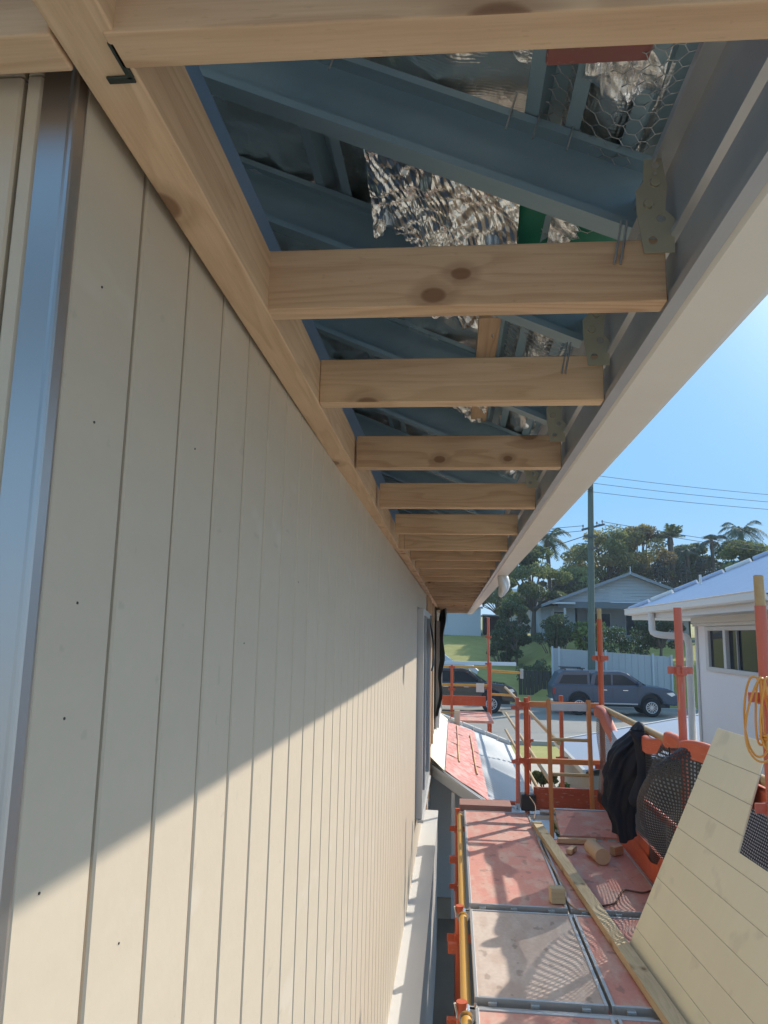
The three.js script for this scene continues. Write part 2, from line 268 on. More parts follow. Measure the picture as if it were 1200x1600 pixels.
// black cloth strips by the windows
solo('black_strap', grid(6, 24, (u, v) => { const z = -8.3 - .35 * v + .02 * Math.sin(v * 9); return [-.255 + .012 * Math.sin(u * 5 + v * 7) + .05 * Math.sin(v * 3) * v, .20 - .62 * v, z + (u - .5) * .16 * (1 - .5 * v)]; }), BLACKPL, 'short black strap hanging from the top of the near window', 'strap', [-.25, -.4, -8.4]);
solo('black_plastic_sheet', grid(18, 40, (u, v) => { const y = .43 - (1.75 + .35 * u) * v; return [-.235 + .08 * (1 - v) + .03 * Math.sin(u * 14 + v * 3) + .02 * Math.sin(v * 17 + u * 4) - .08 * u, y, -12.4 - 1.7 * u + .1 * Math.sin(v * 6)]; }), BLACKPL, 'torn black plastic sheet hanging over the far window opening', 'plastic sheet', [-.2, -1.0, -13]);

// ------------------------------------------------------------------ timber eave framing
const JZ = [-.507, -.996, -1.42, -1.99, -2.625, -3.34, -3.98, -4.55, -5.12, -5.84, -6.42]; for (let z = -7.0; z > -16.3; z -= .6) JZ.push(z);
{
  const E = thing('eave_frame', 'bare pine ledger and joists framing the open eave soffit', 'eave frame', [-.29, .445, -8]);
  const cuts = [[.09, -3.9], [-3.904, -8.4], [-8.404, -12.8], [-12.804, -16.4]];
  cuts.forEach(([a, b], i) => { const [g, m] = wood(rbox(-.316, -.268, .445, .535, b, a, .0025), 'z', [0, 2, 1, 3][i]); if (i === 0) g.translate(.29, 0, 1.4).rotateY(.0105).translate(-.29, 0, -1.4); part(E, 'ledger_board', g, m); });
  JZ.forEach((z, i) => {
    const w = .036, dy = i ? rr(-.003, .002) : -.004; const g = rbox(-.2675, .2845, .4465 + dy, .5365 + dy, z, z + w, .0025);
    const [q, m] = i === 1 ? [uvBox(g, 'x', 1 / 1.2, 1 / .3), KNOTWOOD] : wood(g, 'x', [1, 2, 0, 3][i % 4]);
    if (i === 0) q.translate(0, 0, -z).rotateY(.012).translate(0, 0, z);
    part(E, 'joist', q, m);
  });
  { const [q, m] = wood(rbox(-3.2, -.3085, .4435, .535, -.5045, -.4665, .0025), 'x', 2); part(E, 'trimmer_block', q, m); }
  // nails and a metal clip at the near joints
  for (const [x, z] of [[.215, -.955], [.223, -.956], [.205, -1.383], [.212, -1.383]]) part(E, 'nail', cyl([x, .5, z], [x + .012, .565, z - .004], .0018, .0018, 6), GALV);
  part(E, 'joint_clip', [rbox(-.2677, -.262, .4425, .452, -.515, -.477, .001), rbox(-.285, -.262, .4425, .4445, -.519, -.5115, .0008)], std({ color: lin(.05, .06, .05), metalness: .6, roughness: .5 }));
}

// ------------------------------------------------------------------ steel roof structure over the eave
{
  const R = thing('eave_roof', 'blue steel roof framing with silver foil insulation above the eave', 'roof', [0, .6, -8]);
  const T = .435, yb = x => .593 - T * (x - .258), dz0 = .12, dz1 = -16.6;
  part(R, 'top_plate', [box(-.345, -.300, .537, .645, dz1, -.55), box(-.40, -.301, .646, .652, dz1, -.55)], PLATEBLUE);
  // roof sheet, both slopes, closed gable ends
  const yr = x => yb(x) + .225;
  part(R, 'roof_sheet', [slab([[.395, yr(.395), dz0], [-3.2, yr(-3.2), dz0], [-3.2, yr(-3.2), dz1], [.395, yr(.395), dz1]], [0, .012, 0]), slab([[-3.2, yr(-3.2), dz0], [-6.6, yr(-3.2) - 3.4 * T, dz0], [-6.6, yr(-3.2) - 3.4 * T, dz1], [-3.2, yr(-3.2), dz1]], [0, .012, 0])], std({ color: lin(.5, .52, .55), metalness: .4, roughness: .5 }));
  part(R, 'gable_end', slab([[.28, .47, dz1 + .12], [.28, yr(.28), dz1 + .12], [-3.2, yr(-3.2), dz1 + .12], [-6.1, .47, dz1 + .12]], [0, 0, .03]), BACK);
  // rafters: lipped channels, one per joist
  const cs = Math.cos(Math.atan(T)), sn = Math.sin(Math.atan(T));
  const mkRafter = (z) => {
    const L = 2.3, d = .118, fl = .042, lp = .012, t = .0022;
    const prof = [[0, 0], [fl, 0], [fl, lp], [fl - t, lp], [fl - t, t], [t, t], [t, d - t], [fl - t, d - t], [fl - t, d - lp], [fl, d - lp], [fl, d], [0, d]];
    const g = extr(prof, L); // x->towards camera (z), y-> depth, extrude -> along slope
    const m = new THREE.Matrix4().makeBasis(V(0, 0, 1), V(sn, cs, 0), V(-cs, sn, 0)); g.applyMatrix4(m); g.translate(.258, .593, z);
    return uvBox(g, 'x', 1, 2);
  };
  const rz = JZ.map((z, i) => z - .03 - (i ? .042 : .30)).map((z, i) => i === 0 ? -.36 : z); // web planes just behind each joist
  rz.forEach((z) => part(R, 'rafter', mkRafter(z), STEELBLUE));
  // top-hat battens running along the roof
  for (const x of [.285, .145, -.265, -.70, -1.15, -1.6]) {
    const y = yb(x) + .131; const w = .022, f = .022, hh = .036, t = .0015;
    const prof = [[-w - f, 0], [-w, 0], [-w + .006, hh - t], [w - .006, hh - t], [w, 0], [w + f, 0], [w + f, t], [w + t, t], [w - .006 + t, hh], [-w + .006 - t, hh], [-w - t, t], [-w - f, t]];
    const g = extr(prof, 16.6); const m = new THREE.Matrix4().makeBasis(V(cs, -sn, 0), V(sn, cs, 0), V(0, 0, 1)); g.applyMatrix4(m); g.translate(x, y, -16.5); part(R, 'roof_batten', uvBox(g, 'z', 1, 2), STEELBLUE);
  }
  // foil blankets between battens: sagging, crinkled
  const spans = [[.29, .165, 0], [.125, -.245, 1], [-.285, -.68, 2], [-.72, -1.13, 3]];
  for (const [xa, xb, k] of spans) for (let s = 0; s < 5; s++) {
    const za = .1 - s * 3.4, zb = za - 3.4; const n = s === 0 ? 200 : 60;
    part(R, 'foil_blanket', grid(26, n, (u, v) => {
      const x = xa + (xb - xa) * u, z = za + (zb - za) * v; const sag = Math.sin(Math.PI * u) * (.022 + .025 * vnoise(z * 1.7, k * 3, 21));
      const cr = (fbm(x * 16 + 40, z * 11 + 90, 33 + k, 4096, 4096, 4) - .5) * .05 * Math.min(1, 5 * Math.sin(Math.PI * u) + .15);
      return [x, yb(x) + .168 - sag + cr, z];
    }, [2, 9]), FOIL);
  }
  // loose crumpled foil flap hanging under the first bay
  const tri = t => Math.abs(2 * (t - Math.floor(t)) - 1);
  const crumple = (x0, x1, z0, z1, drop, s, lift = .125, amp = 1, fr = 1) => {   // torn sheet: long sharp creases in several directions, ragged free edge
    const g = grid(130, 60, (u, v) => {
      const rag = 1 - .28 * fbm(u * 5, 1, s + 3, 4096, 4096, 3) * sm(.2, 1, v), x = x0 + (x1 - x0) * u, z = z0 + (z1 - z0) * v * rag * 1.25, q = x * 100 * fr, w = z * 100 * fr, n = 2 * fbm(x * 14, z * 14, s, 4096, 4096, 2);
      const c = .020 * tri(q * .085 + w * .05 + n * .5) + .016 * tri(q * .06 - w * .12 + n * .7 + .3) + .009 * tri(q * .23 + w * .04 + n) + .006 * tri(w * .35 - q * .16 + n * .8) + .003 * tri(q * .7 + w * .5 + 2 * n);
      return [x, yb(x) + lift - drop * v * rag - amp * c * (.4 + v), z];
    }, [1, 1]).toNonIndexed(); g.computeVertexNormals(); return g;
  };
  const c1 = part(R, 'foil_flap', crumple(-.17, .115, -1.20, -1.40, .045, 71), FOILC); c1.userData.label = 'crumpled loose foil flap catching light';
  part(R, 'foil_flap', crumple(-.10, .10, -2.08, -2.3, .045, 75), FOILC);
  // broad sagging foil sheets under the first bays
  for (const [x0, x1, z0, z1, sd, a] of [[.172, .268, -.70, -.90, 83, .55], [-.20, .10, -.72, -.90, 85, .55], [.175, .255, -1.12, -1.40, 87, .9], [-.24, .10, -1.50, -1.85, 89, .8], [-.24, .10, -2.35, -2.6, 93, .9]]) part(R, 'foil_sheet', crumple(x0, x1, z0, z1, .006, sd, .150, a, .5), FOILS);
  // painted timber and green wrap offcuts tucked above the battens
  part(R, 'red_packer', uvBox(rbox(.115, .245, .728, .742, -.76, -.862, .003), 'x', 3, 3), std({ map: orangeTex([.34, .085, .08], [.25, .13, .10], 371), roughness: .75 }));
  part(R, 'green_wrap', grid(20, 10, (u, v) => { const x = .04 + .25 * u, z = -1.19 - .22 * v; return [x, yb(x) + .126 + .008 * Math.sin(u * 11 + v * 4), z]; }), std({ color: lin(.012, .17, .10), roughness: .45 }));
  for (const z of [-1.75, -2.32, -2.95]) { const [g, m] = wood(rbox(.06, .115, yb(.06) + .1, yb(.06) + .128, z - .35, z, .002), 'z', 1); part(R, 'timber_packer', g, m); }
  // hexagonal wire netting under the outer blanket
  const wire = []; const hx = .026, r = .00085;
  const wp = (x, z) => [x, yb(x) + .145 - .03 * Math.sin(Math.PI * Math.min(1, Math.max(0, (x - .14) / .17))) + .012 * vnoise(x * 18, z * 18, 51), z];
  for (let row = 0; row < 9; row++) for (let c = 0; c < 95; c++) {
    const x = .135 + row * hx * .75 / 1.0, z = .05 - (c + (row % 2) * .5) * hx * 1.0; const a = hx / 2;
    // vertices of flat hexagon edges in (x,z)
    const p0 = [x - a * .25, z - a], p1 = [x + a * .25, z - a * .5 + a * .5], e = [[x, z], [x + hx * .5, z], [x + hx * .75, z + hx * .5], [x + hx * .75, z - hx * .5]];
    const seg = (A, B) => wire.push(cyl(wp(...A), wp(...B), r, r, 4, true));
    const L = hx * .42; seg([x - L / 2, z], [x + L / 2, z]); seg([x + L / 2, z], [x + hx * .75 - L / 2, z + hx * .5]); seg([x + L / 2, z], [x + hx * .75 - L / 2, z - hx * .5]);
  }
  const cw = part(R, 'wire_netting', wire, GALV); cw.userData.kind = 'stuff';
  // perforated joist brackets
  const br = (z, x0) => {
    const s = new THREE.Shape([[0, 0], [.04, 0], [.042, .05], [.030, .062], [.034, .10], [.028, .14], [.004, .14], [.002, .105], [-.008, .092], [-.008, .06]].map(p => new THREE.Vector2(...p)));
    for (const [hx2, hy, hr] of [[.008, .072, .0075], [.018, .104, .0075], [.012, .018, .006], [.018, .118, .003], [.024, .05, .006], [.02, .13, .005]]) { const h = new THREE.Path(); h.absarc(hx2, hy, hr, 0, Math.PI * 2, true); s.holes.push(h); }
    const g = new THREE.ExtrudeGeometry(s, { depth: .0022, bevelEnabled: false, curveSegments: 10 }); g.translate(x0, .515, z); return g;
  };
  const brm = std({ color: lin(.52, .47, .34), metalness: .5, roughness: .5 });
  JZ.slice(1, 5).forEach((z, i) => part(R, 'joist_bracket', [br(z + .0385, .255), cyl([.263, .587, z + .043], [.263, .587, z + .030], .0065, .0065, 8), cyl([.273, .619, z + .043], [.273, .619, z + .030], .0065, .0065, 8)], brm));
  // screws through the rafter faces
  const sc = []; for (const x of [.075, .115, .165, -.2]) sc.push(cyl([x, yb(x) + .085, -1.02], [x + .018, yb(x) + .150, -1.025], .0016, .0016, 6)); part(R, 'roof_screw', sc, GALV);
  // fascia and gutter
  const fas = std({ map: tex(128, 256, (u, v) => { const n = fbm(u * 3, v * 12, 141, 3, 12, 4); return mixc([.56, .57, .58], [.47, .48, .50], n); }), metalness: .5, roughness: .4 });
  part(R, 'fascia', [runZ([[.2855, .444], [.304, .444], [.304, .66], [.2715, .66], [.2715, .648], [.2735, .648], [.2735, .657], [.300, .657], [.300, .553], [.291, .548], [.291, .540], [.300, .535], [.300, .4475], [.2875, .4475], [.2875, .458], [.2855, .458]], dz0 - .03, dz1)], fas);
  part(R, 'return_fascia', box(-6.4, .2855, .444, .66, dz0 - .03, dz0 - .012), fas);
  const gp = [[.3045, .452], [.312, .4435], [.395, .4425], [.4065, .446], [.4115, .454], [.4125, .54], [.418, .552], [.418, .566], [.408, .566], [.405, .556], [.4095, .548], [.4085, .457], [.40, .449], [.313, .4475], [.3065, .455], [.3065, .60], [.3045, .60]];
  part(R, 'gutter', runZ(gp, dz0, dz1 + .05), GUTTER);
}
// white plastic wrap hanging from gutter
{
  const g = grid(24, 24, (u, v) => { const a = u * Math.PI * 2; const r = .045 * (1 - .25 * v) * (1 + .18 * Math.sin(3 * a + v * 5) + .1 * Math.sin(7 * a + 9 * v)); const k = Math.pow(Math.sin(Math.PI * Math.min(1, .12 + v * .88)), .35); return [.365 + .02 * v * Math.sin(v * 4) + r * k * Math.cos(a), .4415 - .155 * v + .008 * Math.sin(a * 2) * v, -5.62 + r * 1.5 * k * Math.sin(a)]; });
  solo('white_plastic_wrap', g, phy({ color: lin(.78, .77, .74), roughness: .5, transmission: .15, thickness: 0 }), 'crumpled white plastic wrap hanging under the gutter', 'plastic wrap', [.365, .29, -5.62]);
}

// ------------------------------------------------------------------ scaffold along the wall
const DK = -1.6, XO = 1.38, XI = .05, R48 = .0242;
const vClip = (x, y, z, s = 1) => merge([rbox(x - .075 * s, x + .075 * s, y - .022, y + .022, z - .004, z + .004, .002), rbox(x - .03, x + .03, y - .03, y + .022, z - .036, z + .036, .004), rbox(x - .004, x + .004, y - .022, y + .022, z - .06, z + .06, .002)]);
function coupler(x, y, z) { return merge([cyl([x, y, z - .03], [x, y, z + .03], .034, .034, 12), rbox(x - .045, x + .05, y - .012, y + .03, z - .014, z + .014, .004), cyl([x + .04, y - .02, z], [x + .04, y + .05, z], .007, .007, 8), cyl([x - .035, y - .01, z + .01], [x - .05, y + .055, z + .02], .006, .006, 8)]); }
{
  const S = thing('scaffold', 'orange tube scaffold with yellow rails standing along the clad wall', 'scaffold', [.7, RD, -5]);
  const st = (name, x, z, top, m, nodes, low = RD) => { const p = part(S, 'standard', cyl([x, low + .02, z], [x, top, z], R48, R48, 18), m); const q = p; for (const y of nodes) { const g = vClip(x, y, z); const off = V(0, 0, 0); let k = q; while (k && k !== scene) { off.add(k.position); k = k.parent; } g.translate(-off.x, -off.y, -off.z); const c = new THREE.Mesh(g, m); c.name = 'wedge_clip'; q.add(c); } return p; };
  const A = st('a', XO, -7.25, .17, ORANGE, [-.195, -.69, -1.18, -1.675]);
  const B = st('b', XO, -4.75, .19, PINKOR, [-.19, -.69, -1.18, -1.675]);
  const C = st('c', XO, -3.5, .155, PINKOR, [-.25, -.72, -1.2, -1.675]);
  st('d', XO, -2.3, .19, PINKOR, [-.69, -1.675]);
  for (const z of [-7.25, -4.75, -3.58, -2.4]) { st('i', XI - .008, z, -1.6, ORANGE, [-1.78, -2.28]); }
  part(S, 'spigot', [cyl([XO, .16, -7.25], [XO, .27, -7.25], .0215, .0215, 16)], BRASSY);
  part(S, 'spigot', [cyl([XO, .15, -3.5], [XO, .29, -3.5], .0215, .0215, 16), cyl([XO, .29, -3.5], [XO, .293, -3.5], .017, .017, 12)], BRASSY);
  // yellow ledgers on the wall side
  for (const [a, b] of [[-7.2, -4.8], [-4.7, -3.63], [-3.53, -2.4]]) part(S, 'ledger_tube', cyl([.062, -1.655, a], [.062, -1.655, b], R48, R48, 18), YELLOW);
  for (const z of [-4.75, -3.58]) part(S, 'tube_coupler', coupler(.062, -1.655, z), std({ color: lin(.66, .65, .62), metalness: .95, roughness: .25 }));
  for (const [z, y] of [[-4.5, -1.74], [-3.78, -1.79], [-3.3, -1.74], [-6.3, -1.78]]) part(S, 'side_bracket', rbox(-.025, .03, y - .026, y + .026, z - .02, z + .02, .003), ORANGE);
  // transoms
  for (const z of [-7.25, -4.76, -3.585, -2.4]) part(S, 'transom', [rbox(.03, XO, -1.665, -1.625, z - .022, z + .022, .003)], ALUFRAME);
  // outer rails
  part(S, 'guard_rail', cyl([XO - .01, -.645, -7.2], [XO - .01, -.645, -4.78], R48, R48, 18), BRASSY);
  part(S, 'guard_rail', cyl([XO + .062, -.645, -4.72], [XO + .062, -.645, -3.45], R48, R48, 18), BRASSY);
  part(S, 'mid_rail', cyl([XO, -1.165, -7.2], [XO, -1.165, -2.3], R48, R48, 14), PINKOR);
  part(S, 'outer_ledger', cyl([XO, -1.66, -7.2], [XO, -1.66, -2.3], R48, R48, 14), ORANGE);
  // end frame
  st('e', .69, -7.32, -.585, ORANGE, [-.645, -1.16], -1.7);
  part(S, 'end_rail', rbox(.70, XO, -.665, -.618, -7.36, -7.315, .004), ORYEL);
  part(S, 'end_rail', rbox(.70, XO, -1.185, -1.138, -7.36, -7.315, .004), ORYEL);
  part(S, 'toe_board', [rbox(.75, 1.345, -1.60, -1.395, -7.34, -7.305, .004)], DKORANGE);
  part(S, 'toe_board', [rbox(1.325, 1.35, -1.60, -1.39, -7.2, -4.78, .004)], ORANGE);
  part(S, 'toe_board', [rbox(1.325, 1.35, -1.60, -1.39, -4.72, -2.3, .004)], ORANGE);
  part(S, 'foot_block', [rbox(.63, .765, -1.60, -1.46, -7.40, -7.26, .006)], BLACKPL);
  part(S, 'end_plank', [rbox(.06, .545, -1.635, -1.575, -7.56, -7.30, .004)], PLYRED);
  part(S, 'end_cross_tube', [cyl([.8, -1.60, -7.27], [1.36, -1.60, -7.27], R48, R48, 12)], GALV);
}
// deck panels, each liftable
function deckPanel(x0, x1, z0, z1, ply, label, tilt) {
  const t = thing('deck_panel', label, 'deck panel', [(x0 + x1) / 2, DK - .05, (z0 + z1) / 2], 'scaffold deck panels');
  const e = .016; const g = box(x0 + e, x1 - e, DK - .018, DK - .006, z0 + e, z1 - e); part(t, 'plywood', uvBox(g, 'z', .55, .55, rnd(), rnd()), ply);
  part(t, 'edge_frame', rbox(x0, x0 + e, DK - .05, DK, z0, z1, .002), ALUFRAME); part(t, 'edge_frame', rbox(x1 - e, x1, DK - .05, DK, z0, z1, .002), ALUFRAME);
  part(t, 'end_frame', rbox(x0 + e, x1 - e, DK - .05, DK - .001, z0, z0 + e, .002), ALUFRAME); part(t, 'end_frame', rbox(x0 + e, x1 - e, DK - .05, DK - .001, z1 - e, z1, .002), ALUFRAME);
  for (const z of [z0 - .02, z1 - .012]) for (const f of [.1, .42, .8]) part(t, 'hook', rbox(x0 + (x1 - x0) * f, x0 + (x1 - x0) * f + .04, DK - .045, DK - .012, z, z + .032, .003), GALV);
  return t;
}
deckPanel(.10, .685, -7.2, -4.8, PLYPINK, 'long sunlit pink deck panel nearest the wall at the far end');
deckPanel(.10, .685, -4.71, -3.63, PLYGREY, 'short grey worn deck panel nearest the wall, middle of its row');
deckPanel(.10, .685, -3.535, -2.45, PLYPINK, 'short pink deck panel at the bottom edge nearest the wall');
deckPanel(.70, 1.315, -6.36, -4.8, PLYPINK, 'shaded deck panel holding the offcuts and round timber');
deckPanel(.70, 1.315, -4.71, -3.63, PLYPINK, 'short pink deck panel crossed by the plank beside the leaning sheet');
deckPanel(.70, 1.315, -3.535, -2.45, PLYPINK, 'short pink deck panel at the bottom edge under the leaning sheet');
{ // hatch door lying open
  const t = thing('hatch_door', 'hatch door tipped up at the ladder opening', 'hatch door', [1.0, DK, -6.45]);
  const g = rbox(.86, 1.31, -.012, .012, -.16, .16, .003); const q = uvBox(g, 'x', .6, .6).rotateX(.42).translate(0, DK + .075, -6.53); part(t, 'panel', q, PLYPINK);
  const e = rbox(.86, 1.31, -.016, .016, -.178, -.162, .003).rotateX(.42).translate(0, DK + .075, -6.53); part(t, 'edge_frame', e, ALUFRAME);
}
{ // ladder at the far end
  const t = thing('ladder', 'orange access ladder rising through the hatch at the deck end', 'ladder', [1.06, RD, -7.05]);
  const yb = RD + .02, yt = -.575, zAt = y => -7.12 + .25 * (y - yt) / (yb - yt);
  for (const x of [.875, 1.235]) { const g = rbox(x - .017, x + .017, yb, yt, -.03, .03, .004); g.translate(0, -yt, 0).rotateX(-Math.atan(.25 / (yt - yb))).translate(0, yt, -7.12); part(t, 'stile', g, ORYEL); }
  for (let k = 0; k < 9; k++) { const y = -.93 - .3 * k; part(t, 'rung', cyl([.89, y, zAt(y)], [1.22, y, zAt(y)], .0155, .0155, 10), BRASSY); }
  part(t, 'top_plate', [rbox(.893, 1.218, -.675, -.61, -7.105, -7.095, .002), cyl([1.055, -.64, -7.096], [1.055, -.64, -7.088], .008, .008, 10)], std({ color: lin(.5, .49, .48), metalness: .3, roughness: .5 }));
}
// ------------------------------------------------------------------ debris netting on the outer side
{
  const N = thing('debris_netting', 'black plastic debris netting with orange hems sagging along the outer rail', 'netting', [1.34, DK, -5]);
  const yTop = z => z > -4.8 ? -.605 - .10 * sm(-4.6, -3.9, z) : z > -6.2 ? -.605 - .075 * sm(-4.8, -5.3, z) - .13 * sm(-5.3, -6.1, z) : -.81 + .16 * sm(-6.2, -7.0, z);
  const bulge = z => sm(-5.6, -4.95, z) * (1 - sm(-4.75, -4.3, z));
  const Sf = (z, v) => { // v 0 top .. 1 bottom
    const b = bulge(z), f = Math.sin(v * 9 + z * 2.3) * .012 + .035 * Math.sin(z * 6 + v * 7) * b + .03 * Math.sin((z * 1.2 + v) * 13) * b;
    return [1.322 + .125 * sm(-4.75, -4.35, z) - b * (.11 * Math.pow(Math.sin(Math.PI * Math.pow(v, .8)), 1.1)) + .018 * Math.sin(z * 5 + 1) * (1 - b) * Math.sin(Math.PI * v) + f, yTop(z) + (-1.47 - yTop(z)) * v + .02 * b * Math.sin(z * 11 + v * 14), z + .05 * b * Math.sin(v * 7)];
  };
  const P = []; const ribbon = (fa, fb, n) => { for (let i = 0; i < n; i++) { const a0 = fa(i / n), b0 = fb(i / n), a1 = fa((i + 1) / n), b1 = fb((i + 1) / n); P.push(...a0, ...b0, ...b1, ...a0, ...b1, ...a1); } };
  const z0 = -7.2, z1 = -2.4, cell = .019, w = .0092;
  for (let v = 0; v <= 1.0001; v += cell / .85) ribbon(t => Sf(z0 + (z1 - z0) * t, v), t => Sf(z0 + (z1 - z0) * t, v + w / .85), 220);
  for (let z = z0; z < z1; z += cell * .92) ribbon(t => Sf(z, t), t => Sf(z + w, t), 30);
  const g = new THREE.BufferGeometry(); g.setAttribute('position', new THREE.Float32BufferAttribute(P, 3)); g.computeVertexNormals();
  const m = part(N, 'mesh_fabric', norm(g), std({ color: lin(.03, .03, .034), roughness: .5 })); m.userData.kind = 'stuff';
  const hem = (z, v) => { const p = Sf(z, 0); const back = v < .22, a = v / .22; return [p[0] + (back ? .035 - .05 * a : -.015 + .006 * Math.sin(z * 11 + v * 4) * v - .012 * v), p[1] + .02 + (back ? .008 * Math.sin(a * Math.PI) : -.10 * (v - .22) / .78) + .006 * Math.sin(z * 7 + 1) * v, z]; };
  part(N, 'top_hem', grid(160, 12, (u, v) => hem(-5.95 + 3.5 * u, v), [8, 1]), std({ map: orangeTex([.68, .15, .07], [.58, .115, .05], 361), roughness: .6 }));
  part(N, 'top_hem', grid(40, 12, (u, v) => hem(-7.22 + .8 * u, v), [2, 1]), PINKOR);
  part(N, 'bottom_hem', grid(140, 6, (u, v) => { const z = -6.9 + 4.4 * u; const p = Sf(z, 1); const b = bulge(z); return [p[0] - .012 - .05 * b * v * Math.sin(u * 9) ** 2, p[1] + .015 - .11 * v, p[2] + .01 * Math.sin(v * 4)]; }, [6, 1]), ORANGE);
  part(N, 'cable_tie', [tube([[1.26, -.63, -4.62], [1.262, -.69, -4.63], [1.258, -.735, -4.65]], .004, 12, 6)], BLACKPL);
}
// jacket over the rail
const tri2 = t => 2 * Math.abs(2 * (t - Math.floor(t)) - 1) - 1;
{
  const g = grid(90, 80, (u, v) => {
    const a = u * Math.PI * 2, ca = Math.cos(a), sa = Math.sin(a); // ca: across (x), sa: along the rail (z)
    const k = sm(0, .10, v), y = -.60 - .80 * v + .03 * Math.sin(a * 2 + 1) * v;
    const wx = (.04 + .06 * sm(.02, .3, v) - .03 * sm(.7, 1, v)) * Math.sqrt(Math.min(1, v * 14 + .002)), wz = (.108 + .04 * Math.sin(v * 5 + .5) - .03 * v) * Math.sqrt(Math.min(1, v * 18 + .01));
    const f = 1 + .20 * Math.sin(a * 5 + v * 4) * k + .13 * tri2(a * 1.9 - v * 2.1) * k + .10 * tri2(v * 4.3 + a * .8) * k;
    const sleeve = .11 * Math.exp(-((((a - .7 + Math.PI) % (Math.PI * 2)) - Math.PI) ** 2) / .35) * Math.exp(-((v - .36) ** 2) / .02);
    return [1.345 - .135 * sm(.02, .35, v) + .02 * Math.sin(v * 7) + wx * f * ca + sleeve, y, -5.68 + wz * f * sa + sleeve * .6];
  });
  const t = thing('jacket', 'crumpled black jacket slung over the outer guard rail', 'jacket', [1.2, -1.46, -5.68]);
  part(t, 'jacket_body', g, BLACKCLOTH);
  part(t, 'sleeve', grid(30, 30, (u, v) => { const a = u * Math.PI * 2, r = .05 * (1 + .15 * Math.sin(a * 3 + v * 12)) * Math.sqrt(Math.min(1, (1 - v) * 9 + .02)); return [1.27 + .05 * Math.sin(v * 4) + r * Math.cos(a), -.64 - .5 * v, -5.46 + .05 * v + r * Math.sin(a)]; }), BLACKCLOTH);
}
// coiled extension lead on the near outer standard
{
  const L = []; const k = std({ color: lin(.72, .33, .06), roughness: .4 });
  const t = thing('extension_lead', 'coiled orange extension lead hanging from the near scaffold standard', 'extension lead', [1.30, -.5, -3.42]);
  const loops = [[1.31, -.325, .052, .17, .05, 0], [1.325, -.30, .030, .145, -.1, .02], [1.335, -.315, .022, .15, .15, .04], [1.34, -.31, .036, .155, .02, .055], [1.315, -.335, .058, .175, -.12, .03]];
  loops.forEach(([x, y, a, b, tilt, dz], i) => { const pts = []; for (let j = 0; j < 14; j++) { const th = j / 14 * Math.PI * 2; const px = a * Math.cos(th) * (1 - .35 * Math.sin(th)), py = b * Math.sin(th); pts.push([x + px * Math.cos(tilt) - py * Math.sin(tilt) * .4, y + py, -3.43 + dz + .012 * Math.sin(th * 2 + i)]); } L.push(tube(pts, .0048, 70, 8, true)); });
  part(t, 'cable', L, k);
  part(t, 'cable_wrap', [tube([[1.318, -.40, -3.375], [1.345, -.395, -3.355], [1.368, -.40, -3.375], [1.362, -.407, -3.44], [1.33, -.41, -3.45]], .0055, 40, 8, true), tube([[1.32, -.412, -3.375], [1.345, -.408, -3.35], [1.368, -.412, -3.375], [1.36, -.42, -3.44], [1.33, -.422, -3.45]], .0055, 40, 8, true)], k);
  part(t, 'plug', [rbox(1.322, 1.345, -.455, -.415, -3.40, -3.375, .006)], std({ color: lin(.7, .38, .1), roughness: .4 }));
}
// leaning cladding sheet with its notch
{
  const P0 = V(.932, DK + .002, -4.3), g = V(.06, 0, 1).normalize(), h = V(.517, 1.114, -.031).normalize(), n = new THREE.Vector3().crossVectors(h, g).normalize(); // n points outward (+x)
  const t = thing('cladding_sheet', 'notched cream grooved cladding sheet leaning on the scaffold guard rail', 'cladding sheet', [P0.x, P0.y, P0.z]);
  const M = new THREE.Matrix4().makeBasis(g, h, n.clone().negate());
  const bs = [0, .094]; for (let k = 1; k < 9; k++) bs.push(.094 + .1405 * k); bs[bs.length - 1] = 1.232;
  const gap = .0035;
  for (let k = 0; k < bs.length - 1; k++) {
    const b0 = bs[k] + (k ? gap / 2 : 0), b1 = bs[k + 1] - gap / 2; const right = b => b > .724 ? .685 - (b - .724) * .23 : 2.35;
    const mk = (c0, c1) => { const r0 = right(c0 + .0005), r1 = right(c1 - .0005); const s = extr([[0, c0], [r0, c0], [r1, c1], [0, c1]], .0065, { bevelEnabled: true, bevelSize: .0009, bevelThickness: .0009, bevelSegments: 1 }); s.applyMatrix4(M); return s; };
    const gs = (b0 < .724 && b1 > .724) ? [mk(b0, .724), mk(.7242, b1)] : [mk(b0, b1)];
    lpart(t, 'cladding_board', gs.map(q => uvBox(q, 'z', .7, .7, k * .31, k * .17)), CLADSHEET);
  }
  const bk = extr([[.004, .004], [2.34, .004], [2.34, .72], [.68, .72], [.57, 1.228], [.004, 1.228]], .003); bk.applyMatrix4(M.clone().multiply(new THREE.Matrix4().makeTranslation(0, 0, -.0035))); lpart(t, 'sheet_backing', bk, std({ color: lin(.33, .27, .24), roughness: .9 }));
}
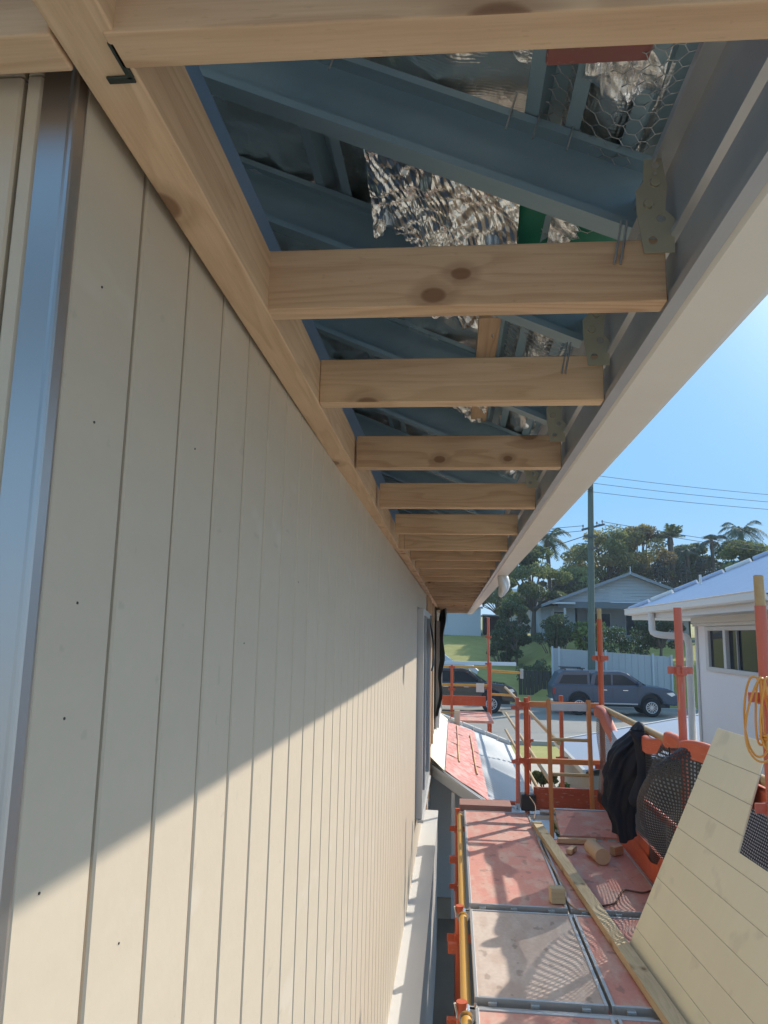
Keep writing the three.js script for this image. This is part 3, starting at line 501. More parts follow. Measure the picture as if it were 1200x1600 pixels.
// loose timber on the deck
{
  const d = V(.255, 0, 3.85), L = d.length(); const g = uvBox(rbox(-.038, .038, 0, .042, 0, L, .003), 'z', 1 / 1.2, 1 / .3); const ang = Math.atan2(d.x, d.z); g.rotateY(ang).translate(.708, DK + .001, -6.70);
  solo('timber_plank', g, GREYWOOD, 'long weathered pine plank lying diagonally across the deck', 'timber plank', [.84, DK, -4.8]);
  const [b, bm] = wood(rbox(-.043, .043, 0, .085, -.04, .04, .003).rotateY(.08).translate(.635, DK + .001, -4.90), 'x'); solo('timber_block', b, GREYWOOD, 'small square timber block at the deck joint beside the plank', 'timber block', [.635, DK, -4.90]);
  const rl = merge([cyl([1.03, DK + .055, -5.95], [1.065, DK + .055, -5.70], .055, .055, 28)]); const [rg] = wood(rl, 'z', 2);
  solo('round_timber', rg, std({ color: lin(.58, .40, .25), roughness: .8 }), 'short round timber offcut lying on the shaded deck panel', 'round timber', [1.05, DK, -5.8]);
  const off = (name, x, z, l, w, hh, a, lab) => { const [q, m] = wood(rbox(-l / 2, l / 2, 0, hh, -w / 2, w / 2, .002).rotateY(a).translate(x, DK + .001, z), 'x'); solo(name, q, m, lab, 'offcut', [x, DK, z], 'timber offcuts on the deck'); };
  off('timber_offcut', .97, -6.24, .30, .05, .035, .06, 'flat timber offcut lying along the front of the hatch door');
  off('timber_offcut', .89, -5.98, .13, .04, .035, 1.1, 'thin timber offcut between the plank and the round timber');
  off('timber_offcut', 1.22, -5.98, .10, .045, .06, .7, 'stubby timber offcut between the round timber and the netting');
  solo('brown_cord', tube([[.90, DK + .004, -4.86], [.98, DK + .004, -4.92], [1.05, DK + .005, -5.08], [1.10, DK + .004, -5.17], [1.2, DK + .004, -5.14], [1.28, DK + .004, -5.2]], .006, 50, 8), std({ color: lin(.12, .06, .045), roughness: .7 }), 'brown cord curling over the shaded deck panel', 'rope', [1.1, DK, -5.0]);  // thin brown cord lying loose on the deck
  solo('tan_cord', tube([[.70, DK + .14, -7.2], [.735, DK + .09, -7.05], [.70, DK + .004, -6.85], [.67, DK + .004, -6.2], [.70, DK + .004, -5.5], [.72, DK + .004, -5.1], [.70, DK + .004, -4.9], [.74, DK + .004, -4.78], [.80, DK + .004, -4.75]], .004, 90, 8), std({ color: lin(.46, .30, .20), roughness: .7 }), 'thin tan cord running along the joint between deck panels', 'cord', [.7, DK, -6]);
}
// dark plastic rubbish in the gap
solo('rubbish_bag', grid(30, 30, (u, v) => { const a = u * Math.PI * 2, b = v * Math.PI, r = .17 * (1 + .25 * (fbm(u * 8, v * 8, 811, 8, 4096, 3) - .5) * 2); return [-.06 + r * .6 * Math.sin(b) * Math.cos(a), RD + .35 + .35 * r / .17 * Math.cos(b), -4.6 + r * 1.6 * Math.sin(b) * Math.sin(a)]; }), std({ color: lin(.05, .052, .058), roughness: .35 }), 'dark plastic rubbish bag down in the gap beside the wall', 'rubbish bag', [-.06, RD, -4.6]);

// ------------------------------------------------------------------ porch roof beyond the deck
{
  const P = thing('porch_roof', 'low metal porch roof part covered with red sheeting beyond the deck', 'porch roof', [.4, RD, -12]);
  const T = .36, y = x => -1.66 - T * (x + .3);
  const edge = x => -10 + (x + .3) * 1.44;   // near edge runs toward the camera as it falls
  const corr = (x0, x1, mat, lift, zf, zn) => { const nz = 560; return grid(2, nz, (u, v) => { const x = x0 + (x1 - x0) * u, zN = zn ?? Math.min(edge(x), -8.2), z = zf + (zN - zf) * v; return [x, y(x) + lift + .013 * Math.sin(z / .15 * Math.PI * 2), z]; }); };
  part(P, 'roof_sheet', corr(.36, 1.14, null, 0, -15.5), std({ color: lin(.50, .52, .53), metalness: .3, roughness: .5 }));
  part(P, 'roof_sheet', corr(-.31, .358, null, 0, -15.5), std({ color: lin(.50, .52, .53), metalness: .3, roughness: .5 }));
  const red = std({ map: plyTex([.64, .20, .17], [.56, .15, .13], [.68, .47, .42], 821, .10), roughness: .65 });
  for (let k = 0; k < 4; k++) { const za = -15.2 + k * 1.36; part(P, 'red_sheeting', grid(10, 26, (u, v) => { const x = -.10 + .52 * u, zN = Math.min(k === 3 ? edge(x) - .08 : za + 1.35), z = za + (zN - za) * v; return [x, y(x) + .022 + .006 * Math.sin(u * 9 + v * 5 + k), z]; }), red); }
  for (const [x, z0, z1] of [[.07, -15.0, -10.8], [.31, -14.3, -10.4]]) part(P, 'strap', tube([[x, y(x) + .036, z0], [x + .008, y(x + .008) + .036, z0 * .5 + z1 * .5], [x + .006, y(x + .006) + .036, (z0 + 3 * z1) / 4], [x + .015, y(x + .015) + .036, z1]], .010, 30, 6), std({ color: lin(.62, .40, .20), roughness: .7 }));
  part(P, 'wall_flashing', [slab([[-.31, y(-.31) + .10, -15.5], [-.31, y(-.31) + .10, -9.95], [-.11, y(-.11) + .03, -9.72], [-.11, y(-.11) + .03, -15.5]], [0, -.004, 0])], std({ color: lin(.70, .68, .58), roughness: .6 }));
  const ridge = []; for (let k = 0; k < 6; k++) { const a = -.30 + k * .24, b = a + .225; ridge.push(cyl([a, y(a) + .035, -15.5 + (k % 2) * .02], [b, y(b) + .035, -15.5 + (k % 2) * .02], .055, .052, 12)); } ridge.forEach(g => part(P, 'verge_cap', g, WHITEP));
  part(P, 'barge_board', [slab([[-.31, y(-.31) - .015, -10.02], [.95, y(.95) - .015, edge(.95)], [.95, y(.95) - .15, edge(.95)], [-.31, y(-.31) - .15, -10.02]], [0, 0, -.03]), slab([[-.31, y(-.31) - .002, -9.99], [.95, y(.95) - .002, edge(.95) + .03], [.95, y(.95) - .05, edge(.95) + .03], [-.31, y(-.31) - .05, -9.99]], [0, 0, -.03])], std({ color: lin(.52, .55, .58), roughness: .5 }));
  part(P, 'porch_wall', [slab([[-.30, RD, -10.3], [-.30, y(-.3) - .03, -10.3], [1.0, y(1.0) - .03, -10.3], [1.0, RD, -10.3]], [0, 0, -.1])], std({ color: lin(.60, .60, .58), roughness: .7 }));
  for (const x of [-.02, .16, .36]) part(P, 'porch_post', rbox(x, x + .045, RD, y(x) - .17, -9.62, -9.57, .004), WHITEP);
}
// ------------------------------------------------------------------ scaffold round the house front
{
  const S = thing('front_scaffold', 'distant orange and yellow scaffold bay in front of the house corner', 'scaffold', [.6, RD, -17]);
  const std1 = (x, z, y0, y1, m, r = .027) => part(S, 'standard', cyl([x, y0, z], [x, y1, z], r, r, 12), m);
  std1(.80, -17.5, RD, .40, PINKOR, .030); std1(.84, -17.42, RD, -.62, ORANGE, .030); std1(-.04, -17.5, RD, -.70, ORANGE, .03);
  for (const y of [-.05, -.66, -1.2]) part(S, 'wedge_clip', vClip(.80, y, -17.5), ORANGE);
  for (const y of [-.75, -1.25]) part(S, 'wedge_clip', vClip(-.04, y, -17.5), ORANGE);
  part(S, 'guard_rail', cyl([-1.6, -.76, -17.55], [.8, -.74, -17.55], .026, .026, 10), YELLOW);
  part(S, 'guard_rail', cyl([.82, -.82, -17.6], [1.58, -.85, -17.6], .03, .03, 10), YELLOW);
  part(S, 'mid_rail', cyl([-1.6, -1.17, -17.55], [.8, -1.15, -17.55], .03, .03, 10), YELLOW);
  part(S, 'mid_rail', cyl([.82, -1.35, -17.6], [1.4, -1.36, -17.6], .028, .028, 10), YELLOW);
  part(S, 'toe_board', rbox(-1.6, .74, -1.62, -1.40, -17.6, -17.56, .004), ORANGE);
  part(S, 'ledger_tube', cyl([-1.6, -1.78, -17.5], [.8, -1.78, -17.5], .03, .03, 10), BRASSY);
  part(S, 'platform', uvBox(box(.1, .82, -1.79, -1.74, -17.5, -15.7), 'z', .5, .5), PLYPINK);
  part(S, 'sign_plate', rbox(.52, .70, -1.30, -1.10, -17.49, -17.48, .002), WHITEP);
  part(S, 'rail_end', rbox(1.53, 1.6, -.98, -.76, -17.63, -17.56, .01), GALV);
  { const [g, m] = wood(rbox(.02, .13, -1.98, -1.50, -15.3, -15.22, .004), 'y'); part(S, 'timber_upright', g, std({ color: lin(.66, .58, .44), roughness: .8 })); }
  // side bays between the deck end and the front
  for (const [x, z, y1, m] of [[.77, -9.3, -.74, PINKOR], [1.32, -9.5, -.72, ORANGE], [1.32, -13.5, -1.05, ORANGE]]) { std1(x, z, x < 1 ? y1 - 1.25 : RD, y1, m, .026); part(S, 'wedge_clip', vClip(x, y1 - .12, z), m); part(S, 'wedge_clip', vClip(x, y1 - .75, z), m); }
  part(S, 'jack_base', [cyl([.77, -2.06, -9.3], [.77, -1.94, -9.3], .02, .02, 10), rbox(.70, .84, -2.06, -2.05, -9.37, -9.23, .002), rbox(.735, .805, -1.99, -1.965, -9.33, -9.27, .004)], GALV);
  for (const [ya, yb2] of [[-1.28, -1.28], [-1.9, -1.9], [-2.3, -2.28]]) part(S, 'side_rail', cyl([1.28, ya, -19], [1.28, yb2, -9.45], .028, .028, 10), BRASSY);
  part(S, 'cross_rail', cyl([.78, -1.58, -9.9], [1.55, -1.56, -9.9], .027, .027, 10), YELLOW);
  part(S, 'cross_rail', cyl([.4, -1.96, -9.35], [.8, -1.98, -9.35], .024, .024, 10), ORANGE);
}

// ------------------------------------------------------------------ foliage helpers
const leafMat = (a, tr = .58) => phy({ color: lin(...a), roughness: .85, transmission: tr, thickness: 0, side: THREE.DoubleSide });
function leaves(clumps, per, size, s0 = 1) {   // clumps: [x,y,z,rx,ry,rz]
  const P = [], Nn = [];
  for (const [cx, cy, cz, rx, ry, rz] of clumps) for (let i = 0; i < per; i++) {
    let a = V(rr(-1, 1), rr(-1, 1), rr(-1, 1)); while (a.lengthSq() > 1) a.set(rr(-1, 1), rr(-1, 1), rr(-1, 1));
    const l = a.length(); a.multiplyScalar(Math.pow(l, -.35));
    const c = V(cx + a.x * rx, cy + a.y * ry, cz + a.z * rz); const d = V(rr(-1, 1), rr(-1, 1), rr(-1, 1)).normalize(), e = V(rr(-1, 1), rr(-1, 1), rr(-1, 1)).cross(d).normalize();
    const L = size * rr(.6, 1.4), W = L * rr(.35, .6) * s0; const bend = V(0, -L * .15, 0);
    const A = c.clone().addScaledVector(d, -L / 2), B = c.clone().addScaledVector(e, W / 2), C = c.clone().addScaledVector(d, L / 2).add(bend), D = c.clone().addScaledVector(e, -W / 2);
    P.push(A.x, A.y, A.z, B.x, B.y, B.z, C.x, C.y, C.z, A.x, A.y, A.z, C.x, C.y, C.z, D.x, D.y, D.z);
  }
  const g = new THREE.BufferGeometry(); g.setAttribute('position', new THREE.Float32BufferAttribute(P, 3)); g.computeVertexNormals(); return norm(g);
}
const BARK = std({ map: tex(128, 256, (u, v) => { const n = fbm(u * 12, v * 6, 901, 12, 6, 4); return mixc([.20, .155, .115], [.09, .07, .055], n); }), roughness: .95 });
function limb(a, b, r0, r1) { return cyl(a, b, r0, r1, 7, true); }
function tree(name, label, base, h, spread, nCl, per, size, col, opt = {}) {
  const t = thing(name, label, 'tree', base, opt.group); const [x, y, z] = base; const cl = []; const tr = [];
  const th = h * (opt.trunk ?? .38); tr.push(cyl([x, y - .3, z], [x + .1, y + th, z], h * .028, h * .018, 9, true));
  for (let i = 0; i < nCl; i++) {
    const a = rr(0, Math.PI * 2), q = Math.sqrt(rnd()), yy = y + th * .9 + (h - th) * rr(.05, .95); const env = Math.sin(Math.PI * Math.min(1, Math.max(.12, (yy - y - th * .6) / (h - th * .6) * .85 + .15)));
    const c = [x + Math.cos(a) * spread * q * env, yy, z + Math.sin(a) * spread * .8 * q * env]; const r = spread * rr(.16, .30); cl.push([c[0], c[1], c[2], r * 1.15, r * .75, r]);
    const mid = [x + (c[0] - x) * .35, y + th + (c[1] - y - th) * .3, z + (c[2] - z) * .35]; tr.push(limb([x + .08, y + th * .8, z], mid, h * .012, h * .008), limb(mid, c, h * .008, h * .003));
  }
  part(t, 'trunk', tr, BARK);
  const cut = Math.floor(cl.length * .6); const c1 = part(t, 'crown', leaves(cl.slice(0, cut), per, size), leafMat(col)); const c2 = part(t, 'crown', leaves(cl.slice(cut), per, size), leafMat(opt.col2 ?? col.map(v => v * 1.35)));
  return t;
}
function palm(name, label, base, h, n, fl, col, opt = {}) {
  const t = thing(name, label, 'palm', base, 'palms behind the gabled house'); const [x, y, z] = base; const r = opt.r ?? .14;
  part(t, 'trunk', [tube([[x, y - .3, z], [x + .15, y + h * .5, z], [x + .05, y + h, z]], r, 14, 9), cyl([x + .05, y + h - .1, z], [x + .05, y + h + .7, z], r * 1.25, r * .7, 10)], BARK);
  for (let i = 0; i < n; i++) {
    const P = [], a = i / n * Math.PI * 2 + rr(-.3, .3), up = rr(.2, 1.25), L = fl * rr(.8, 1.15); const dir = V(Math.cos(a), 0, Math.sin(a)); const cv = k => V(x + .05, y + h + .5, z).addScaledVector(dir, L * k * (1 - .22 * k * up)).add(V(0, L * (up * k - (opt.droop ?? .95) * k * k), 0));
    for (let k = .1; k < 1; k += .045) { const p = cv(k), tn = cv(k + .01).sub(p).normalize(), sd = V(0, 1, 0).cross(tn).normalize(); const ll = L * .34 * Math.sin(Math.PI * Math.min(1, k * .85 + .15)) + .1; for (const s of [-1, 1]) { const tip = p.clone().addScaledVector(sd, s * ll * .8).addScaledVector(tn, ll * .45).add(V(0, -ll * rr(.2, .6), 0)), w = tn.clone().multiplyScalar(.05); P.push(...p.clone().sub(w).toArray(), ...p.clone().add(w).toArray(), ...tip.toArray()); } }
    for (let k = 0; k < .98; k += .1) { const p = cv(k), q = cv(k + .1), w = V(0, .03, 0), w2 = dir.clone().cross(V(0, 1, 0)).multiplyScalar(.03); P.push(...p.clone().sub(w2).toArray(), ...p.clone().add(w2).toArray(), ...q.toArray()); P.push(...p.clone().sub(w).toArray(), ...p.clone().add(w).toArray(), ...q.toArray()); }
    const g = new THREE.BufferGeometry(); g.setAttribute('position', new THREE.Float32BufferAttribute(P, 3)); g.computeVertexNormals(); part(t, 'frond', norm(g), leafMat(col, .3));
  }
  return t;
}
function shrub(name, label, base, rx, ry, rz, n, per, size, col, opt = {}) {
  const t = thing(name, label, opt.cat ?? 'shrub', base, opt.group); const [x, y, z] = base; const cl = [], st = [];
  for (let i = 0; i < n; i++) { const c = [x + rr(-1, 1) * rx, y + ry * (.25 + 1.5 * Math.pow(rnd(), .8)), z + rr(-1, 1) * rz], r = Math.min(rx, ry) * rr(.28, .5); cl.push([...c, r, r * .85, r]); st.push(limb([x + (c[0] - x) * .5, y - .1, z + (c[2] - z) * .4], c, .03, .012)); }
  part(t, 'stem', st, BARK); part(t, 'foliage', leaves(cl, per, size), leafMat(col, opt.tr ?? .3)); if (opt.flowers) { const fl = part(t, 'flowers', leaves(cl, opt.flowers, size * .8, 1.6), std({ color: lin(.75, .74, .66), roughness: .6 })); fl.userData.kind = 'stuff'; }
  return t;
}

// ------------------------------------------------------------------ neighbouring white house on the right
{
  const N = thing('white_house', 'white rendered house with pale blue metal roof right of the scaffold', 'house', [4.5, RD, -8]);
  const xw = 3.9, xe = 3.4, ze = -14.64, zw = -12.55, s = .48, ye = .53;
  const wall = std({ map: tex(256, 256, (u, v) => { const n = fbm(u * 5, v * 5, 951, 5, 5, 5), f = fbm(u * 60, v * 60, 953, 60, 60, 2); return mixc([.85, .83, .82], [.80, .78, .77], n * .7 + .4 * (f - .5)); }), roughness: .8 });
  const wz0 = -9.1, wz1 = -11.98, wy0 = -.47, wy1 = .19;
  part(N, 'wall', [box(xw, xw + .2, RD, wy0, zw, -8.5), box(xw, xw + .2, wy1, .40, zw, -8.5), box(xw, xw + .2, wy0, wy1, zw, wz1), box(xw, xw + .2, wy0, wy1, wz0, -8.5), box(xw + .2, 12, RD, .40, zw, zw + .2), box(11.8, 12, RD, .4, zw + .2, -8.5)].map(g => uvBox(g, 'x', .5, .5)), wall);
  part(N, 'end_wall', slab([[xw, RD, -8.5], [xw, .45, -8.5], [7.6, 2.35, -8.5], [11.8, .45, -8.5], [11.8, RD, -8.5]], [0, 0, -.2]), wall);
  part(N, 'soffit', [box(xe + .03, xw - .002, .34, .37, ze + .05, -8.2), box(xw - .002, 12, .34, .37, ze + .05, zw - .002)], WHITEP);
  part(N, 'trim', [box(xw - .045, xw - .004, .25, .34, zw - .03, -8.5), box(xw - .025, xw - .004, .20, .247, zw - .02, -8.5)], WHITEP);
  part(N, 'fascia', [box(xe, xe + .028, .335, .50, ze, -8.2), box(xe + .028, 12, .335, .50, ze, ze + .028)], WHITEP);
  part(N, 'gutter', [extr([[xe - .002, .42], [xe - .09, .425], [xe - .11, .445], [xe - .112, .52], [xe - .125, .54], [xe - .105, .545], [xe - .09, .45], [xe - .002, .445]], -8.2 - ze + .1).translate(0, 0, ze - .1), box(xe - .11, 12, .43, .535, ze - .112, ze - .004)], std({ color: lin(.72, .68, .62), roughness: .4 }));
  // hip roof: corrugated slope facing us, hip, far slope
  const ridgeX = 7.6, ry = ye + s * (ridgeX - xe);
  const roofM = std({ map: tex(256, 256, (u, v) => { const n = fbm(u * 6, v * 6, 961, 6, 6, 4); return mixc([.46, .50, .60], [.40, .44, .54], n); }), metalness: .25, roughness: .45 });
  const p = (x, z) => [x, ye + s * (Math.min(x, 2 * ridgeX - x) - xe), z];
  part(N, 'roof', [grid(1, 380, (u, v) => { const z = -8.2 + (ze - .08 + 8.2) * v; const xm = Math.min(ridgeX, xe - .06 + Math.max(0, z - (ze - .08))); const x = xe - .06 + (xm - xe + .06) * u; const q = p(x, z); q[1] += .006 * Math.sin(z / .10 * 6.283); return q; }, [20, 4]), slab([[xe - .06, ye - .03, ze - .08], [ridgeX, ry - .0, ze - .08 + ridgeX - xe + .06], [2 * ridgeX - xe, ye - .03, ze - .08]], [0, -.02, 0]), slab([[ridgeX, ry, -8.2], [ridgeX, ry, ze + ridgeX - xe], [2 * ridgeX - xe, ye, ze - .08], [2 * ridgeX - xe, ye, -8.2]], [0, -.02, 0])], roofM);
  const caps = []; for (let k = 0; k < 12; k++) { const a = k * .34, b = a + .30; caps.push([[xe + a - .03, ye + s * (a) + .01, ze + a - .05], [xe + b - .03, ye + s * b + .01, ze + b - .05]]); } caps.forEach(([a, b], k) => part(N, 'hip_cap', cyl(a, b, .05, .048, 8), k % 3 === 1 ? WHITEP : roofM));
  part(N, 'roof_vent', cyl([4.24, .88, -13.2], [4.24, 1.10, -13.2], .022, .022, 10), WHITEP);
  // sliding window
  const wn = part(N, 'window', [rbox(xw - .03, xw + .05, wy0, wy0 + .06, wz1, wz0, .004), rbox(xw - .03, xw + .05, wy1 - .06, wy1, wz1, wz0, .004), rbox(xw - .028, xw + .05, wy0 + .06, wy1 - .06, wz1, wz1 + .13, .004), rbox(xw - .028, xw + .05, wy0 + .06, wy1 - .06, wz0 - .10, wz0, .004), rbox(xw - .026, xw + .03, wy0 + .06, wy1 - .06, -11.22, -11.12, .004)], std({ color: lin(.62, .60, .58), roughness: .45 }));
  const sub = (parent, name, g, m) => { const off = V(0, 0, 0); let k = parent; while (k && k !== scene) { off.add(k.position); k = k.parent; } g.translate(-off.x, -off.y, -off.z); const me = new THREE.Mesh(g, m); me.name = name; parent.add(me); };
  sub(wn, 'pane', box(xw + .012, xw + .018, wy0 + .06, wy1 - .06, wz1 + .13, -11.22), GLASS); sub(wn, 'pane', box(xw + .030, xw + .036, wy0 + .06, wy1 - .06, -11.12, wz0 - .1), GLASS);
  sub(wn, 'sash', rbox(xw + .0, xw + .028, wy0 + .06, wy1 - .06, -10.78, -10.74, .003), std({ color: lin(.3, .3, .3), roughness: .5 }));
  // downpipe: drops from the gutter, runs back to the wall, then down
  part(N, 'downpipe', tube([[xe - .055, .43, -13.0], [xe - .055, .22, -13.0], [xe - .05, .10, -12.97], [xe + .05, .06, -12.9], [xe + .38, .04, -12.75], [xw - .09, .02, -12.68], [xw - .07, -.08, -12.66], [xw - .07, -.6, -12.66], [xw - .07, -2, -12.66], [xw - .07, RD, -12.66]], .056, 90, 14), WHITEP);
  part(N, 'conduit', cyl([xw - .02, .3, -12.40], [xw - .02, RD, -12.40], .018, .018, 10), WHITEP);
}
// ------------------------------------------------------------------ low garage between
{
  const G = thing('garage', 'low weatherboard garage with pale blue metal roof beside the white house', 'garage', [4, RD, -14.5]);
  const x0 = 2.14, y0 = -2.13, s = .205, xr = 8.6;
  const rm = std({ map: tex(256, 256, (u, v) => { const n = fbm(u * 6, v * 6, 971, 6, 6, 4); return mixc([.44, .48, .55], [.39, .43, .50], n); }), metalness: .2, roughness: .5 });
  part(G, 'roof', slab([[x0, y0, -12.72], [xr, y0 + s * (xr - x0), -12.72], [xr, y0 + s * (xr - x0), -16.1], [x0, y0, -16.1]], [0, -.03, 0]), rm);
  part(G, 'barge_cap', slab([[x0 - .02, y0 + .012, -16.1], [xr, y0 + s * (xr - x0) + .016, -16.1], [xr, y0 + s * (xr - x0) + .016, -16.2], [x0 - .02, y0 + .012, -16.2]], [0, -.12, 0]), WHITEP);
  part(G, 'eave_cap', slab([[x0 - .05, y0 + .002, -12.7], [x0 - .05, y0 + .002, -16.2], [x0 - .002, y0 + .012, -16.2], [x0 - .002, y0 + .012, -12.7]], [0, -.09, 0]), WHITEP);
  const wm = std({ color: lin(.50, .46, .40), roughness: .75 });
  for (let k = 0; k < 9; k++) { const y = y0 - .13 - k * .125; part(G, 'weatherboard', slab([[x0 + .06, y, -12.75], [x0 + .06, y, -16.1], [x0 + .045, y - .122, -16.1], [x0 + .045, y - .122, -12.75]], [.03, 0, 0]), wm); }
  part(G, 'wall_core', [box(x0 + .1, 6, RD, y0 - .1, -16.05, -12.78)], BACK);
}
shrub('garden_shrub', 'leafy green shrub in the gap beyond the scaffold ladder', [1.75, RD, -12.2], .3, .55, .8, 12, 110, .09, [.10, .15, .03], { group: 'shrubs between the houses' });
shrub('garden_shrub', 'yellow green shrub behind the ladder beside the garage wall', [1.72, RD, -14.6], .25, .55, .6, 10, 100, .10, [.19, .20, .05], { group: 'shrubs between the houses' });

// ------------------------------------------------------------------ vehicles
const TYRE = std({ color: lin(.018, .018, .02), roughness: .9 }), RIM = std({ color: lin(.62, .63, .65), metalness: .9, roughness: .3 }), CHROME = std({ color: lin(.75, .76, .78), metalness: 1, roughness: .18 });
function wheel(t, x, z, r, side) {
  const w = new THREE.Mesh(new THREE.TorusGeometry(r - .09, .1, 12, 30).scale(1, 1, 1.15), TYRE); w.name = 'wheel'; w.position.set(x, r, z); t.add(w);
  const sp = []; for (let k = 0; k < 12; k++) { const a = k / 12 * Math.PI * 2; sp.push(new THREE.BoxGeometry(r * .48, .028, .02).translate(r * .31, 0, side * .08).rotateZ(a)); }
  sp.push(new THREE.TorusGeometry(r * .58, .022, 8, 28).translate(0, 0, side * .075), new THREE.CylinderGeometry(.06, .06, .05, 12).rotateX(Math.PI / 2).translate(0, 0, side * .08));
  const m = new THREE.Mesh(merge(sp), RIM); m.name = 'rim'; w.add(m);
  const d = new THREE.Mesh(new THREE.CylinderGeometry(r * .56, r * .56, .06, 24).rotateX(Math.PI / 2), BLACKPL); d.name = 'hub_disc'; w.add(d);
}
function ute(name, label, pos, paint, opt = {}) {
  const t = thing(name, label, opt.cat ?? 'pickup truck', pos); const L = 5.26, W = 1.76, wr = .40, xr = 1.12, xf = 4.2; // x from rear 0 to front L
  const X = v => v - L / 2;
  const s = new THREE.Shape(); s.moveTo(X(.06), .52); s.lineTo(X(xr - .5), .50); s.absarc(X(xr), wr + .03, .50, Math.PI * .94, .06 * Math.PI, true); s.lineTo(X(xf - .5), .46); s.absarc(X(xf), wr + .03, .50, Math.PI * .94, .06 * Math.PI, true);
  s.lineTo(X(L - .1), .46); s.quadraticCurveTo(X(L + .03), .55, X(L), .80); s.quadraticCurveTo(X(L - .05), 1.0, X(L - .42), 1.09); s.lineTo(X(3.85), 1.19); s.lineTo(X(.05), 1.14); s.quadraticCurveTo(X(-.03), .9, X(.06), .52);
  lpart(t, 'body', new THREE.ExtrudeGeometry(s, { depth: W - .12, bevelEnabled: true, bevelSize: .05, bevelThickness: .06, bevelSegments: 3, curveSegments: 14 }).translate(0, 0, -(W - .12) / 2), paint);
  const cab = [[X(1.62), 1.13], [X(1.74), 1.66], [X(1.95), 1.755], [X(2.95), 1.76], [X(3.2), 1.70], [X(3.98), 1.17]];
  lpart(t, 'cab', extr(cab, W - .36, { bevelEnabled: true, bevelSize: .05, bevelThickness: .07, bevelSegments: 3 }).translate(0, 0, -(W - .36) / 2), paint);
  if (opt.canopy) {
    lpart(t, 'canopy', extr([[X(.02), 1.12], [X(.32), 1.66], [X(.55), 1.77], [X(1.58), 1.79], [X(1.60), 1.12]], W - .26, { bevelEnabled: true, bevelSize: .04, bevelThickness: .06, bevelSegments: 3 }).translate(0, 0, -(W - .26) / 2), paint);
    for (const z of [-1, 1]) lpart(t, 'canopy_window', extr([[X(.26), 1.24], [X(.46), 1.62], [X(1.5), 1.64], [X(1.5), 1.24]], .012).translate(0, 0, z * (W / 2 - .068) - .006), GLASS);
  }
  for (const z of [-1, 1]) {
    const zz = z * (W / 2 - .108);
    lpart(t, 'rear_window', extr([[X(1.80), 1.2], [X(1.88), 1.62], [X(2.0), 1.67], [X(2.52), 1.67], [X(2.52), 1.2]], .012).translate(0, 0, zz - .006), GLASS);
    lpart(t, 'front_window', extr([[X(2.60), 1.2], [X(2.60), 1.67], [X(3.0), 1.665], [X(3.16), 1.60], [X(3.72), 1.22], [X(3.72), 1.2]], .012).translate(0, 0, zz - .006), GLASS);
    for (const x of [1.72, 2.56, 3.62]) lpart(t, 'door_gap', box(X(x) - .006, X(x) + .006, .52, 1.16, z * (W / 2 + .001) - .003, z * (W / 2 + .001) + .003), BLACKPL);
    for (const x of [2.1, 3.0]) lpart(t, 'door_handle', rbox(X(x), X(x) + .22, 1.0, 1.03, z * (W / 2 + .008) - .012, z * (W / 2 + .008) + .012, .005), CHROME);
    lpart(t, 'side_step', rbox(X(1.75), X(3.6), .42, .475, z * (W / 2 + .03) - .05, z * (W / 2 + .03) + .05, .01), ALUFRAME);
    lpart(t, 'headlight', extr([[X(4.83), .94], [X(5.12), .98], [X(5.2), .88], [X(5.05), .80]], .03).translate(0, 0, z * (W / 2 - .012) - .015), phy({ color: lin(.8, .82, .85), roughness: .08, clearcoat: 1, metalness: .3 }));
    lpart(t, 'tail_light', rbox(X(-.012), X(.10), .78, 1.06, z * (W / 2 - .03) - .045, z * (W / 2 - .03) + .045, .01), std({ color: lin(.36, .02, .02), roughness: .25 }));
    lpart(t, 'mirror', rbox(X(3.62), X(3.78), 1.2, 1.36, z * (W / 2 + .10) - .08, z * (W / 2 + .10) + .08, .03), opt.mirror ?? paint);
    for (const xx of [xr, xf]) lpart(t, 'wheel_arch', new THREE.TorusGeometry(.515, .035, 6, 24, Math.PI * .92).rotateZ(Math.PI * .04).translate(X(xx), wr + .03, z * (W / 2 + .005)), opt.flare ?? paint);
    wheel(t, X(xr), z * (W / 2 - .1), wr, z); wheel(t, X(xf), z * (W / 2 - .1), wr, z);
  }
  lpart(t, 'windscreen', slab([[X(3.30), 1.655, -.68], [X(3.99), 1.21, -.74], [X(3.99), 1.21, .74], [X(3.30), 1.655, .68]], [.022, .034, 0]), GLASS);
  lpart(t, 'front_bumper', rbox(X(L - .16), X(L + .03), .42, .62, -W / 2 + .06, W / 2 - .06, .04), paint); lpart(t, 'rear_bumper', rbox(X(-.1), X(.08), .48, .60, -W / 2 + .1, W / 2 - .1, .02), CHROME);
  lpart(t, 'underbody', box(X(.2), X(L - .25), .30, .98, -.66, .66), BLACKPL);
  if (opt.rack) { const r = []; for (const x of opt.rack) r.push(rbox(X(x), X(x) + .05, 1.84, 1.88, -.7, .7, .01), rbox(X(x), X(x) + .04, 1.74, 1.85, -.66, -.6, .005), rbox(X(x), X(x) + .04, 1.74, 1.85, .6, .66, .005)); for (const z of [-.55, .55]) r.push(rbox(X(opt.rack[0] - .1), X(opt.rack[opt.rack.length - 1] + .15), 1.885, 1.925, z - .02, z + .02, .008)); lpart(t, 'roof_rack', r, opt.rackM ?? BLACKPL); }
  for (const c of t.children) if (c.name !== 'wheel') c.position.y += .09;
  return t;
}
const navy = phy({ color: lin(.035, .06, .105), metalness: .1, roughness: .35, clearcoat: .5, clearcoatRoughness: .1 });
